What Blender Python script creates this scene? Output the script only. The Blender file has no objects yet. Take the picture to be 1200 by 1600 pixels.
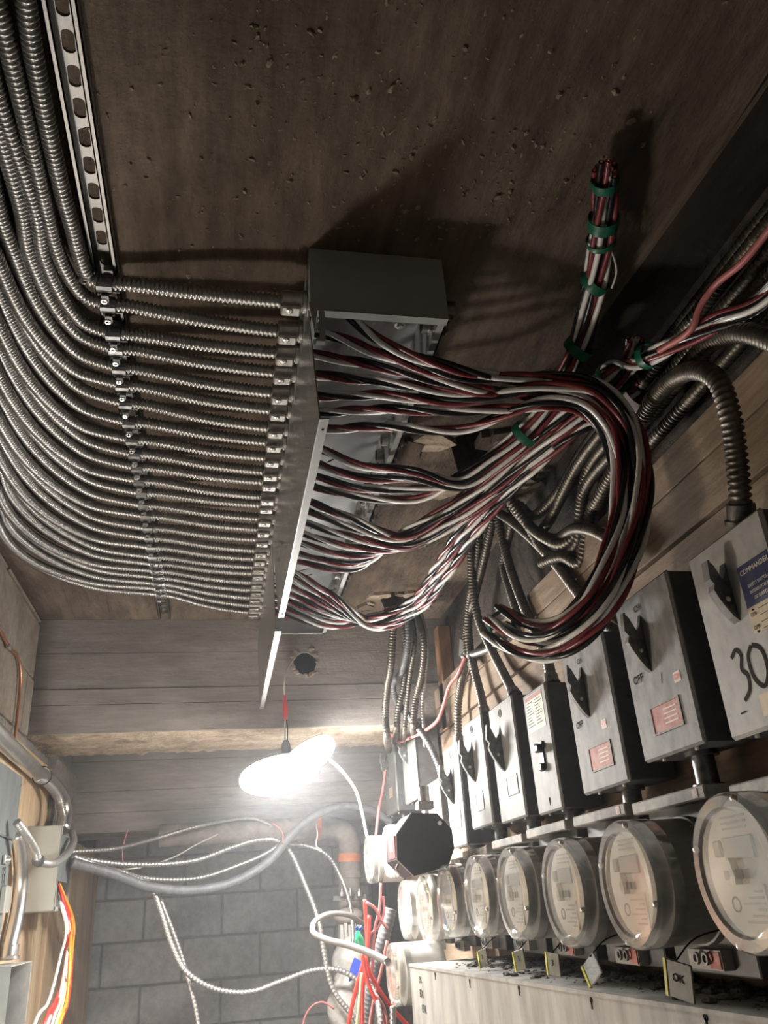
import bpy, bmesh, math, random
import numpy as np
from mathutils import Vector, Matrix
from mathutils.geometry import tessellate_polygon

random.seed(7); rng = np.random.default_rng(7)
C = bpy.context.scene.collection
SC = bpy.context.scene

# ------------------------------------------------------------------ camera, world, exposure
F = 1270.0                                   # focal length in pixels of the 1200x1600 frame
def _n(v): return v / np.linalg.norm(v)
_vY = _n(np.array([338 - 600, 1432 - 800, F]))            # depth axis of the room in camera axes
_vZ = np.array([455 - 600, -1980 - 800, F]); _vZ = _n(_vZ); _vZ = _n(_vZ - _vY * (_vZ @ _vY))
_vX = np.array([6000.0, 100.0, F]); _vX = _n(_vX); _vX = _n(_vX - _vY * (_vX @ _vY))
_X2 = np.cross(_vY, _vZ)
_vX = _n(_vX + _X2); _vZ = np.cross(_vX, _vY)
W = np.array([_vX, _vY, _vZ])                # camera axes (right, down, forward) -> room axes
cam = bpy.data.cameras.new('camera'); camo = bpy.data.objects.new('camera', cam); C.objects.link(camo)
cam.sensor_fit = 'VERTICAL'; cam.sensor_height = 36.0; cam.lens = 36.0 * F / 1600.0
cam.clip_start = 0.02
_r, _d, _f = W[:, 0], W[:, 1], W[:, 2]
camo.matrix_world = Matrix([[_r[0], -_d[0], -_f[0], 0], [_r[1], -_d[1], -_f[1], 0], [_r[2], -_d[2], -_f[2], 0], [0, 0, 0, 1]])
SC.camera = camo
wd = bpy.data.worlds.new('world'); SC.world = wd; wd.use_nodes = True
wd.node_tree.nodes['Background'].inputs[0].default_value = (1.0, 0.86, 0.72, 1)
wd.node_tree.nodes['Background'].inputs[1].default_value = 0.035
SC.view_settings.view_transform = 'Standard'; SC.view_settings.look = 'None'
SC.view_settings.gamma = 1.0; SC.view_settings.use_curve_mapping = False
SC.view_settings.exposure = 1.85
SC.cycles.max_bounces = 5; SC.cycles.diffuse_bounces = 3; SC.cycles.glossy_bounces = 3; SC.cycles.volume_bounces = 0; SC.cycles.use_adaptive_sampling = True; SC.cycles.adaptive_threshold = .035; SC.cycles.adaptive_min_samples = 12; SC.cycles.transparent_max_bounces = 8
FILL = 8.5                                   # watts of the assumed fill light on its stand, out of view
LAMP = 60.0                                  # emission strength of the work lamp's panels

def P(px, py, **k):
    d = W @ np.array([px - 600.0, py - 800.0, F])
    a, v = list(k.items())[0]; i = 'xyz'.index(a)
    return d * (v / d[i])

# ------------------------------------------------------------------ materials
def _mat(name):
    m = bpy.data.materials.new(name); m.use_nodes = True
    nt = m.node_tree; b = nt.nodes['Principled BSDF']
    return m, nt, b
def pm(name, c1, c2=None, rough=.6, metal=0., scale=(8, 8, 8), detail=5., lo=.35, hi=.65, bump=0., bscale=None, spec=.5, coat=0., rvar=0.):
    m, nt, b = _mat(name)
    b.inputs['Roughness'].default_value = rough; b.inputs['Metallic'].default_value = metal
    b.inputs['Specular IOR Level'].default_value = spec
    b.inputs['Coat Weight'].default_value = coat
    b.inputs['Base Color'].default_value = (*c1, 1)
    if c2 is None and not bump: return m
    g = nt.nodes.new('ShaderNodeNewGeometry'); mp = nt.nodes.new('ShaderNodeMapping')
    nt.links.new(g.outputs['Position'], mp.inputs['Vector']); mp.inputs['Scale'].default_value = scale
    n = nt.nodes.new('ShaderNodeTexNoise'); n.inputs['Scale'].default_value = 1.0; n.inputs['Detail'].default_value = detail
    n.inputs['Roughness'].default_value = .62
    nt.links.new(mp.outputs[0], n.inputs['Vector'])
    if c2 is not None:
        r = nt.nodes.new('ShaderNodeValToRGB')
        r.color_ramp.elements[0].position = lo; r.color_ramp.elements[0].color = (*c1, 1)
        r.color_ramp.elements[1].position = hi; r.color_ramp.elements[1].color = (*c2, 1)
        nt.links.new(n.outputs['Fac'], r.inputs['Fac']); nt.links.new(r.outputs['Color'], b.inputs['Base Color'])
    if rvar:
        mr = nt.nodes.new('ShaderNodeMapRange'); mr.inputs['To Min'].default_value = rough - rvar; mr.inputs['To Max'].default_value = rough + rvar
        nt.links.new(n.outputs['Fac'], mr.inputs['Value']); nt.links.new(mr.outputs[0], b.inputs['Roughness'])
    if bump:
        bp = nt.nodes.new('ShaderNodeBump'); bp.inputs['Strength'].default_value = bump; bp.inputs['Distance'].default_value = .01
        n2 = n
        if bscale:
            n2 = nt.nodes.new('ShaderNodeTexNoise'); n2.inputs['Scale'].default_value = bscale; n2.inputs['Detail'].default_value = 6
            nt.links.new(g.outputs['Position'], n2.inputs['Vector'])
        nt.links.new(n2.outputs['Fac'], bp.inputs['Height']); nt.links.new(bp.outputs[0], b.inputs['Normal'])
    return m

def concrete(name, stops, big, grain, grain_amt, bump, bscale, rough=.92):
    """two noise layers: big mottling through a ramp, fine streaky grain multiplied over it"""
    m, nt, b = _mat(name); b.inputs['Roughness'].default_value = rough; b.inputs['Specular IOR Level'].default_value = .25
    g = nt.nodes.new('ShaderNodeNewGeometry')
    def noise(sc, det, rg=.6):
        mp = nt.nodes.new('ShaderNodeMapping'); mp.inputs['Scale'].default_value = sc
        nt.links.new(g.outputs['Position'], mp.inputs['Vector'])
        n = nt.nodes.new('ShaderNodeTexNoise'); n.inputs['Scale'].default_value = 1; n.inputs['Detail'].default_value = det; n.inputs['Roughness'].default_value = rg
        nt.links.new(mp.outputs[0], n.inputs['Vector']); return n
    n1 = noise(big, 6); n2 = noise(grain, 5, .7)
    r = nt.nodes.new('ShaderNodeValToRGB'); e = r.color_ramp.elements
    while len(e) < len(stops): e.new(.5)
    for i, (p, c) in enumerate(stops): e[i].position = p; e[i].color = (*c, 1)
    nt.links.new(n1.outputs['Fac'], r.inputs['Fac'])
    mr = nt.nodes.new('ShaderNodeMapRange'); mr.inputs['From Min'].default_value = .3; mr.inputs['From Max'].default_value = .7
    mr.inputs['To Min'].default_value = 1 - grain_amt; mr.inputs['To Max'].default_value = 1 + grain_amt * .6
    nt.links.new(n2.outputs['Fac'], mr.inputs['Value'])
    mx = nt.nodes.new('ShaderNodeMix'); mx.data_type = 'RGBA'; mx.blend_type = 'MULTIPLY'; mx.inputs[0].default_value = 1
    nt.links.new(r.outputs['Color'], mx.inputs[6]); nt.links.new(mr.outputs[0], mx.inputs[7])
    nt.links.new(mx.outputs[2], b.inputs['Base Color'])
    n3 = noise((bscale,) * 3, 7, .65)
    ad = nt.nodes.new('ShaderNodeMath'); ad.operation = 'ADD'
    nt.links.new(n2.outputs['Fac'], ad.inputs[0]); nt.links.new(n3.outputs['Fac'], ad.inputs[1])
    bp = nt.nodes.new('ShaderNodeBump'); bp.inputs['Strength'].default_value = bump; bp.inputs['Distance'].default_value = .012
    nt.links.new(ad.outputs[0], bp.inputs['Height']); nt.links.new(bp.outputs[0], b.inputs['Normal'])
    return m

MAT = {}
MAT['ceil'] = concrete('brown_concrete', [(.3, (.072, .052, .038)), (.5, (.150, .112, .083)), (.68, (.25, .19, .145))], (2.2, 1.1, 2), (26, 5, 20), .45, .55, 55)
MAT['beam'] = concrete('board_formed_concrete', [(.3, (.22, .20, .18)), (.5, (.31, .28, .255)), (.72, (.40, .365, .335))], (2.2, 3, 5), (6, 20, 45), .2, .3, 40)
MAT['plaster'] = concrete('rough_plaster', [(.3, (.30, .235, .17)), (.5, (.46, .37, .275)), (.7, (.60, .50, .39))], (6, 12, 12), (14, 40, 40), .35, .8, 60)
MAT['block'] = concrete('cinder_block', [(.3, (.36, .35, .345)), (.5, (.46, .45, .445)), (.7, (.55, .54, .535))], (4, 4, 4), (30, 30, 30), .2, .4, 120)
MAT['blockleft'] = concrete('tan_block', [(.3, (.26, .22, .18)), (.5, (.36, .31, .26)), (.7, (.45, .40, .34))], (4, 4, 4), (30, 30, 30), .25, .4, 120)
MAT['mortar'] = concrete('mortar', [(.3, (.24, .23, .22)), (.7, (.33, .32, .305))], (6, 6, 6), (40, 40, 40), .25, .5, 150)
MAT['wallr'] = concrete('sooty_wall', [(.3, (.05, .042, .036)), (.5, (.085, .07, .06)), (.7, (.14, .115, .095))], (3, 3, 3), (18, 18, 18), .4, .5, 60)
MAT['floor'] = concrete('floor_concrete', [(.3, (.12, .11, .10)), (.7, (.2, .19, .18))], (2, 2, 2), (12, 12, 12), .2, .3, 60)
MAT['crumb'] = pm('tan_crumb', (.20, .15, .105), (.36, .29, .21), rough=.95, scale=(50, 50, 50))
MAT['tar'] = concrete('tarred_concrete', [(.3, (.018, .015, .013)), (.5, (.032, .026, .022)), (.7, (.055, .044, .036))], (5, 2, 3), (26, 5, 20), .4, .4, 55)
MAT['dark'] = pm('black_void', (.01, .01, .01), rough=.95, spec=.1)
MAT['ply'] = concrete('plywood', [(.3, (.13, .092, .062)), (.5, (.25, .185, .13)), (.7, (.37, .285, .205))], (9, 1.6, 7), (14, 3, 45), .3, .2, 60, rough=.75)
MAT['plyl'] = concrete('fresh_plywood', [(.3, (.50, .35, .20)), (.5, (.66, .49, .31)), (.7, (.74, .58, .40))], (3, 5, 1.2), (14, 40, 4), .22, .15, 60, rough=.7)
MAT['wood'] = concrete('old_stud', [(.3, (.30, .15, .07)), (.7, (.47, .27, .14))], (8, 8, 2), (60, 60, 6), .3, .2, 60, rough=.75)
MAT['flex'] = pm('galvanized_flex', (.32, .312, .30), (.43, .42, .405), rough=.36, metal=.9, scale=(60, 60, 60), rvar=.08)
MAT['flexold'] = pm('aged_flex', (.11, .097, .08), (.19, .17, .14), rough=.46, metal=.8, scale=(40, 40, 40), rvar=.08)
MAT['flexsilver'] = pm('bright_armour', (.42, .415, .40), (.53, .52, .505), rough=.38, metal=.75, scale=(60, 60, 60))
MAT['liquid'] = pm('grey_sheath', (.10, .10, .105), (.15, .15, .155), rough=.5, scale=(30, 30, 30))
MAT['zinc'] = pm('zinc_strut', (.27, .26, .245), (.37, .36, .345), rough=.5, metal=.95, scale=(25, 4, 25), rvar=.08)
MAT['cast'] = pm('cast_fitting', (.42, .40, .37), (.58, .56, .53), rough=.42, metal=.9, scale=(90, 90, 90), rvar=.1)
MAT['castdark'] = pm('dull_clamp', (.13, .13, .13), (.26, .26, .255), rough=.42, metal=.8, scale=(70, 70, 70))
MAT['screw'] = pm('bright_screw', (.78, .77, .74), rough=.28, metal=.9)
MAT['greypaint'] = pm('grey_enamel', (.36, .37, .36), (.41, .42, .41), rough=.36, scale=(10, 10, 10), spec=.5)
MAT['brushed'] = pm('brushed_cover', (.34, .34, .325), (.40, .40, .385), rough=.3, metal=.75, scale=(6, 6, 60), spec=.5)
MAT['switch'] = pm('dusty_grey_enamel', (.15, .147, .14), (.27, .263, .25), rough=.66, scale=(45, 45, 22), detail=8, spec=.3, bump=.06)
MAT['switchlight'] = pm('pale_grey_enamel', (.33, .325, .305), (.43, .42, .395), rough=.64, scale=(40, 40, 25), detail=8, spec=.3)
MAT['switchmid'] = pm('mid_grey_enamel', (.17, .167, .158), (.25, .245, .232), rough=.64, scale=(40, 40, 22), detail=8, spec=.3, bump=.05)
MAT['lip'] = pm('cover_edge', (.22, .22, .21), rough=.5)
MAT['switchside'] = pm('dark_enamel', (.075, .075, .078), (.11, .11, .11), rough=.5, scale=(30, 30, 30))
MAT['socket'] = pm('dusty_socket', (.22, .205, .185), (.36, .34, .31), rough=.7, scale=(40, 40, 40), detail=8)
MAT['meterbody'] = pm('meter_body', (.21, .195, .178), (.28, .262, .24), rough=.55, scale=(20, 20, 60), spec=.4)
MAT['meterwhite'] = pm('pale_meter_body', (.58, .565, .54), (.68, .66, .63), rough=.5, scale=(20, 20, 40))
MAT['cream'] = pm('cream_dial', (.58, .53, .43), (.68, .63, .53), rough=.6, scale=(30, 30, 30))
MAT['lcd'] = pm('grey_display', (.36, .36, .32), rough=.35)
MAT['label'] = pm('paper_label', (.60, .56, .47), (.68, .64, .55), rough=.7, scale=(50, 50, 50))
MAT['redlabel'] = pm('faded_red_label', (.30, .075, .06), (.48, .24, .20), rough=.7, scale=(60, 60, 60), detail=8)
MAT['whitelabel'] = pm('stained_label', (.55, .42, .36), (.68, .63, .57), rough=.7, scale=(60, 60, 60))
MAT['ink'] = pm('black_ink', (.012, .012, .012), rough=.9, spec=.1)
MAT['inkfaint'] = pm('faded_print', (.30, .28, .24), rough=.6)
MAT['inkgrey'] = pm('marker_ink', (.035, .033, .03), rough=.9, spec=.1)
MAT['bluelabel'] = pm('blue_sticker', (.035, .04, .10), (.06, .065, .13), rough=.5, scale=(50, 50, 50))
MAT['tanlabel'] = pm('tan_sticker', (.46, .36, .22), (.54, .44, .30), rough=.6, scale=(50, 50, 50))
MAT['red'] = pm('red_sign', (.62, .05, .04), rough=.5)
MAT['blackp'] = pm('black_enamel', (.02, .02, .022), (.03, .03, .032), rough=.45, scale=(20, 20, 20))
MAT['wred'] = pm('red_wire', (.17, .028, .033), (.22, .040, .045), rough=.32, scale=(60, 60, 60))
MAT['wwhite'] = pm('white_wire', (.74, .73, .70), (.84, .83, .80), rough=.3, scale=(60, 60, 60))
MAT['wblack'] = pm('black_wire', (.012, .012, .013), rough=.28)
MAT['wbright'] = pm('bright_red_wire', (.70, .045, .03), rough=.38)
MAT['wpink'] = pm('pink_red_wire', (.46, .15, .14), rough=.4)
MAT['worange'] = pm('orange_wire', (.85, .36, .03), rough=.38)
MAT['wyellow'] = pm('cream_wire', (.78, .66, .36), rough=.4)
MAT['green'] = pm('green_tape', (.01, .12, .065), rough=.38)
MAT['greenlit'] = pm('green_plastic', (.02, .33, .16), rough=.4)
MAT['blue'] = pm('blue_plastic', (.03, .07, .45), rough=.4)
MAT['whitetape'] = pm('white_tape', (.48, .46, .44), rough=.5)
MAT['copper'] = pm('copper', (.70, .34, .19), (.58, .27, .15), rough=.32, metal=.9, scale=(40, 40, 40))
MAT['pipe'] = pm('old_pipe', (.20, .175, .155), (.34, .30, .27), rough=.7, scale=(14, 14, 14), detail=8, bump=.15)
MAT['orangeband'] = pm('orange_band', (.55, .17, .07), (.66, .24, .11), rough=.6, scale=(30, 30, 30))
MAT['emt'] = pm('emt_steel', (.55, .55, .54), (.68, .68, .66), rough=.3, metal=.9, scale=(30, 30, 10))
MAT['panelgrey'] = pm('slate_panel', (.15, .17, .17), (.22, .24, .235), rough=.45, scale=(12, 30, 6), detail=8)
MAT['boxgrey'] = pm('olive_grey_box', (.40, .40, .35), (.44, .44, .39), rough=.45, scale=(10, 10, 10))
MAT['whitecord'] = pm('white_cord', (.78, .77, .72), rough=.4)
MAT['plasticwrap'] = pm('grey_wrap', (.30, .285, .26), (.50, .48, .44), rough=.35, scale=(14, 14, 14), bump=.3, bscale=45)
MAT['dust'] = pm('dust', (.10, .088, .075), (.20, .18, .155), rough=.95, scale=(80, 80, 80), bump=.5, bscale=160)
MAT['tag'] = pm('dusty_tag', (.09, .088, .06), (.14, .135, .09), rough=.5, scale=(60, 60, 60))
MAT['tagy'] = pm('yellow_edge', (.62, .62, .10), rough=.5)
MAT['redplastic'] = pm('red_splice', (.55, .03, .05), rough=.35)
MAT['trough'] = pm('dusty_trough', (.24, .232, .215), (.40, .388, .36), rough=.7, scale=(30, 22, 4.5), detail=8, spec=.3)
# clear plastic: see-through with a glossy skin
def clear(name):
    m, nt, b = _mat(name); nt.nodes.remove(b)
    t = nt.nodes.new('ShaderNodeBsdfTransparent'); t.inputs[0].default_value = (.93, .925, .91, 1)
    g = nt.nodes.new('ShaderNodeBsdfGlossy'); g.inputs['Roughness'].default_value = .12; g.inputs['Color'].default_value = (.95, .94, .92, 1)
    d = nt.nodes.new('ShaderNodeBsdfDiffuse'); d.inputs['Color'].default_value = (.7, .68, .64, 1)
    lw = nt.nodes.new('ShaderNodeLayerWeight'); lw.inputs['Blend'].default_value = .35
    mr = nt.nodes.new('ShaderNodeMapRange'); mr.inputs['To Min'].default_value = .05; mr.inputs['To Max'].default_value = .75
    nt.links.new(lw.outputs['Facing'], mr.inputs['Value'])
    mx0 = nt.nodes.new('ShaderNodeMixShader'); mx0.inputs[0].default_value = .22
    nt.links.new(t.outputs[0], mx0.inputs[1]); nt.links.new(d.outputs[0], mx0.inputs[2])
    mx = nt.nodes.new('ShaderNodeMixShader')
    nt.links.new(mr.outputs[0], mx.inputs[0]); nt.links.new(mx0.outputs[0], mx.inputs[1]); nt.links.new(g.outputs[0], mx.inputs[2])
    nt.links.new(mx.outputs[0], nt.nodes['Material Output'].inputs[0])
    return m
MAT['clear'] = clear('clear_plastic')
def emit(name, col, s):
    m, nt, b = _mat(name)
    b.inputs['Base Color'].default_value = (.9, .9, .9, 1)
    b.inputs['Emission Color'].default_value = (*col, 1); b.inputs['Emission Strength'].default_value = s
    return m
MAT['lamp'] = emit('lit_diffuser', (1.0, .975, .94), LAMP)

# ------------------------------------------------------------------ mesh helpers
class MB:
    def __init__(s): s.v = []; s.f = []; s.n = 0
    def add(s, v, f):
        v = np.asarray(v, float); s.v.append(v)
        s.f += [tuple(int(i) + s.n for i in q) for q in f]; s.n += len(v); return s
    def box(s, a, b, M=None):
        (x0, y0, z0), (x1, y1, z1) = np.minimum(a, b), np.maximum(a, b)
        v = np.array([(x, y, z) for x in (x0, x1) for y in (y0, y1) for z in (z0, z1)], float)
        if M is not None: v = v @ np.asarray(M)[:3, :3].T + np.asarray(M)[:3, 3]
        return s.add(v, [(0, 1, 3, 2), (4, 6, 7, 5), (0, 4, 5, 1), (2, 3, 7, 6), (0, 2, 6, 4), (1, 5, 7, 3)])
    def bev(s, a, b, r, seg=1, M=None):
        bm = bmesh.new(); bmesh.ops.create_cube(bm, size=1)
        a = np.minimum(a, b) * 1.0 if False else np.array(np.minimum(a, b), float); b2 = np.array(np.maximum(a, b), float)
        for v in bm.verts:
            for i in range(3): v.co[i] = a[i] if v.co[i] < 0 else b2[i]
        bmesh.ops.bevel(bm, geom=bm.edges[:], offset=r, segments=seg, affect='EDGES', profile=.5)
        bm.verts.index_update()
        v = np.array([q.co[:] for q in bm.verts])
        if M is not None: v = v @ np.asarray(M)[:3, :3].T + np.asarray(M)[:3, 3]
        f = [tuple(q.index for q in p.verts) for p in bm.faces]; bm.free()
        return s.add(v, f)
    def prism(s, poly, e):
        """poly: list of 3D points (planar), extruded by vector e"""
        p = np.asarray(poly, float); n = len(p); e = np.asarray(e, float)
        v = np.vstack([p, p + e])
        return s.add(v, [tuple(range(n)), tuple(range(2 * n - 1, n - 1, -1))] + [(i, (i + 1) % n, n + (i + 1) % n, n + i) for i in range(n)])
    def plate(s, loops, to3d, e):
        """flat plate with holes: loops of 2D points (outer first), mapped by to3d, thickness vector e"""
        L = [[Vector((x, y, 0)) for x, y in l] for l in loops]
        tri = tessellate_polygon(L); flat = [p for l in loops for p in l]; n = len(flat)
        v0 = np.array([to3d(*p) for p in flat], float); e = np.asarray(e, float)
        f = [tuple(t) for t in tri] + [tuple(i + n for i in reversed(t)) for t in tri]
        o = 0
        for l in loops:
            m = len(l)
            f += [(o + i, o + (i + 1) % m, n + o + (i + 1) % m, n + o + i) for i in range(m)]; o += m
        return s.add(np.vstack([v0, v0 + e]), f)
    def cyl(s, a, b, r, n=16, r2=None, cap=True):
        a = np.asarray(a, float); b = np.asarray(b, float); t = _n(b - a); u = perp(t); w = np.cross(t, u)
        r2 = r if r2 is None else r2
        an = np.arange(n) * 2 * math.pi / n; c = np.cos(an)[:, None] * u + np.sin(an)[:, None] * w
        v = np.vstack([a + c * r, b + c * r2])
        f = [(i, (i + 1) % n, n + (i + 1) % n, n + i) for i in range(n)]
        if cap: f += [tuple(reversed(range(n))), tuple(range(n, 2 * n))]
        return s.add(v, f)
    def lathe(s, o, axis, prof, n=32, caps=True):
        """prof: list of (distance along axis, radius)"""
        o = np.asarray(o, float); t = _n(np.asarray(axis, float)); u = perp(t); w = np.cross(t, u)
        an = np.arange(n) * 2 * math.pi / n; c = np.cos(an)[:, None] * u + np.sin(an)[:, None] * w
        v = np.vstack([o + t * h + c * r for h, r in prof]); k = len(prof)
        f = [(j * n + i, j * n + (i + 1) % n, (j + 1) * n + (i + 1) % n, (j + 1) * n + i) for j in range(k - 1) for i in range(n)]
        if caps: f += [tuple(reversed(range(n))), tuple(range((k - 1) * n, k * n))]
        return s.add(v, f)
    def tube(s, pts, r, n=8, ds=None, cap=True):
        p = spline(pts, ds) if ds else np.asarray(pts, float)
        T, U, V = frames(p); m = len(p)
        an = np.arange(n) * 2 * math.pi / n
        rr = np.full(m, r) if np.isscalar(r) else np.interp(np.linspace(0, 1, m), np.linspace(0, 1, len(r)), r)
        v = (p[:, None, :] + rr[:, None, None] * (np.cos(an)[None, :, None] * U[:, None, :] + np.sin(an)[None, :, None] * V[:, None, :])).reshape(-1, 3)
        f = quads(m, n)
        if cap: f = f + [tuple(reversed(range(n))), tuple(range((m - 1) * n, m * n))]
        return s.add(v, f)
    def flex(s, pts, r, pitch=.0062, n=10, depth=.15):
        """spiral-wound armour: a helical ridge runs along the tube"""
        p = spline(pts, pitch / 3.0); T, U, V = frames(p); m = len(p)
        prof = np.array([1 - depth, 1.0, .985])
        rr = r * prof[np.arange(m) % 3]
        an = np.arange(n) * 2 * math.pi / n
        v = (p[:, None, :] + rr[:, None, None] * (np.cos(an)[None, :, None] * U[:, None, :] + np.sin(an)[None, :, None] * V[:, None, :])
             + (pitch * np.arange(n) / n * .0)[None, :, None] * T[:, None, :]).reshape(-1, 3)
        f = quads(m, n) + [tuple(reversed(range(n))), tuple(range((m - 1) * n, m * n))]
        return s.add(v, f)
    def sphere(s, c, r, n=12, k=8, sc=(1, 1, 1), M=None, jitter=0):
        v = [(0, 0, -1)]
        for j in range(1, k):
            a = -math.pi / 2 + math.pi * j / k
            for i in range(n):
                b = 2 * math.pi * i / n; v.append((math.cos(a) * math.cos(b), math.cos(a) * math.sin(b), math.sin(a)))
        v.append((0, 0, 1)); v = np.array(v)
        if jitter: v = v * (1 + jitter * rng.standard_normal((len(v), 1)))
        v = v * np.asarray(sc) * r
        if M is not None: v = v @ np.asarray(M)[:3, :3].T
        f = [(0, 1 + (i + 1) % n, 1 + i) for i in range(n)]
        for j in range(k - 2):
            o = 1 + j * n; f += [(o + i, o + (i + 1) % n, o + n + (i + 1) % n, o + n + i) for i in range(n)]
        o = 1 + (k - 2) * n; f += [(o + i, o + (i + 1) % n, len(v) - 1) for i in range(n)]
        return s.add(v + np.asarray(c), f)
def perp(t):
    a = np.array([0, 0, 1.0]) if abs(t[2]) < .9 else np.array([1.0, 0, 0])
    return _n(np.cross(t, a))
def quads(m, n):
    i = np.arange(m - 1)[:, None] * n; j = np.arange(n)[None, :]; k = (j + 1) % n
    return np.stack([i + j, i + k, i + n + k, i + n + j], -1).reshape(-1, 4).tolist()
def spline(pts, ds):
    p = np.asarray(pts, float)
    if len(p) < 3:
        L = np.linalg.norm(p[1] - p[0]); m = max(2, int(L / ds) + 1); t = np.linspace(0, 1, m)[:, None]; return p[0] * (1 - t) + p[1] * t
    q = np.vstack([2 * p[0] - p[1], p, 2 * p[-1] - p[-2]]); out = []
    for i in range(1, len(q) - 2):
        a, b, c, d = q[i - 1:i + 3]
        # centripetal parametrisation keeps uneven control points from overshooting
        t0 = 0; t1 = t0 + max(1e-6, np.linalg.norm(b - a)) ** .5; t2 = t1 + max(1e-6, np.linalg.norm(c - b)) ** .5; t3 = t2 + max(1e-6, np.linalg.norm(d - c)) ** .5
        t = np.linspace(t1, t2, 24, endpoint=False)[:, None]
        A1 = (t1 - t) / (t1 - t0) * a + (t - t0) / (t1 - t0) * b; A2 = (t2 - t) / (t2 - t1) * b + (t - t1) / (t2 - t1) * c; A3 = (t3 - t) / (t3 - t2) * c + (t - t2) / (t3 - t2) * d
        B1 = (t2 - t) / (t2 - t0) * A1 + (t - t0) / (t2 - t0) * A2; B2 = (t3 - t) / (t3 - t1) * A2 + (t - t1) / (t3 - t1) * A3
        out.append((t2 - t) / (t2 - t1) * B1 + (t - t1) / (t2 - t1) * B2)
    p = np.vstack(out + [q[-2:-1]])
    s = np.concatenate([[0], np.cumsum(np.linalg.norm(np.diff(p, axis=0), axis=1))])
    m = max(3, int(s[-1] / ds) + 1); u = np.linspace(0, s[-1], m)
    return np.stack([np.interp(u, s, p[:, k]) for k in range(3)], -1)
def frames(p):
    m = len(p); T = np.gradient(p, axis=0); T /= np.linalg.norm(T, axis=1)[:, None] + 1e-12
    U = np.zeros_like(p); U[0] = perp(T[0])
    for i in range(1, m):
        u = U[i - 1] - T[i] * (U[i - 1] @ T[i]); U[i] = u / (np.linalg.norm(u) + 1e-12)
    return T, U, np.cross(T, U)

def link(o, parent=None):
    C.objects.link(o)
    if parent is not None: o.parent = parent
    return o
def wloc(o):
    l = np.array(o.location)
    return l if o.parent is None else l + wloc(o.parent)
def obj(name, mb, mat, parent=None, smooth=None):
    v = np.vstack(mb.v); lo, hi = v.min(0), v.max(0)
    o3 = np.array([(lo[0] + hi[0]) / 2, (lo[1] + hi[1]) / 2, lo[2]])
    me = bpy.data.meshes.new(name); me.from_pydata((v - o3).tolist(), [], mb.f); me.validate()
    if smooth is not None:
        me.polygons.foreach_set('use_smooth', [True] * len(me.polygons))
        if smooth < 180: me.set_sharp_from_angle(angle=math.radians(smooth))
    me.materials.append(MAT[mat])
    o = bpy.data.objects.new(name, me)
    link(o, parent); o.location = o3 - (wloc(parent) if parent is not None else 0)
    return o
def thing(name, label, cat, loc, group=None):
    o = bpy.data.objects.new(name, None); o.empty_display_size = .02; link(o); o.location = loc
    return tag(o, label, cat, group)
def tag(o, label, cat, group=None):
    o['label'] = label; o['category'] = cat
    if group: o['group'] = group
    return o
def struct(name, mb, mat, smooth=None, label=None):
    o = obj(name, mb, mat, None, smooth); o['kind'] = 'structure'
    if label: o['label'] = label
    return o
def share(src, parent, at, name=None, scale=None, rotz=None):
    o = src.copy(); link(o, parent); o.location = np.asarray(at) - (wloc(parent) if parent is not None else 0)
    if name: o.name = name
    if scale is not None: o.scale = scale
    return o
def text(string, size, o, right, up, mat, parent, name='lettering', thick=.0004):
    cu = bpy.data.curves.new('t', 'FONT'); cu.body = string; cu.size = size; cu.align_x = 'CENTER'; cu.align_y = 'CENTER'; cu.resolution_u = 3; cu.offset = size * .018
    ob = bpy.data.objects.new('t', cu); C.objects.link(ob)
    me = ob.evaluated_get(bpy.context.evaluated_depsgraph_get()).to_mesh()
    v = np.array([q.co[:] for q in me.vertices]); f = [tuple(p.vertices) for p in me.polygons]
    bpy.data.objects.remove(ob); bpy.data.curves.remove(cu)
    r = _n(np.asarray(right, float)); u = _n(np.asarray(up, float)); nn = np.cross(r, u)
    mb = MB(); mb.add(np.asarray(o) + v[:, :1] * r + v[:, 1:2] * u + nn * thick, f)
    return obj(name, mb, mat, parent)
ORD = ['first', 'second', 'third', 'fourth', 'fifth', 'sixth', 'seventh', 'eighth', 'ninth', 'tenth', 'eleventh', 'twelfth', 'thirteenth', 'fourteenth', 'fifteenth',
       'sixteenth', 'seventeenth', 'eighteenth', 'nineteenth', 'twentieth', 'twenty-first', 'twenty-second', 'twenty-third', 'twenty-fourth', 'twenty-fifth']

# ================================================================== the room
XL, XR, H, FL = -.65, .84, 1.0, -1.55       # the camera stands at the origin, 1.55 m above the floor
Y0, YB = -1.2, 4.9
h1 = [P(*p, z=H)[:2] for p in [(702, 688), (735, 672), (790, 668), (838, 692), (842, 740), (800, 778), (748, 770), (715, 735)]]
h2 = [P(*p, z=H)[:2] for p in [(592, 931), (612, 925), (640, 924), (668, 936), (662, 957), (640, 964), (604, 958)]]
mb = MB(); mb.plate([[(XL - .2, Y0), (XR + .2, Y0), (XR + .2, YB + .2), (XL - .2, YB + .2)], [tuple(p) for p in h1][::-1], [tuple(p) for p in h2][::-1]],
                    lambda x, y: (x, y, H), (0, 0, .16))
ceiling = struct('ceiling', mb, 'ceil', label='brown stained concrete ceiling slab with crumbs and broken holes')
mb = MB(); mb.box((.35, 1.3, H + .16), (XR + .1, 3.2, H + .2)); obj('slab_void', mb, 'dark', ceiling)  # black cap gives the ceiling holes their unlit depth by colour
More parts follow.
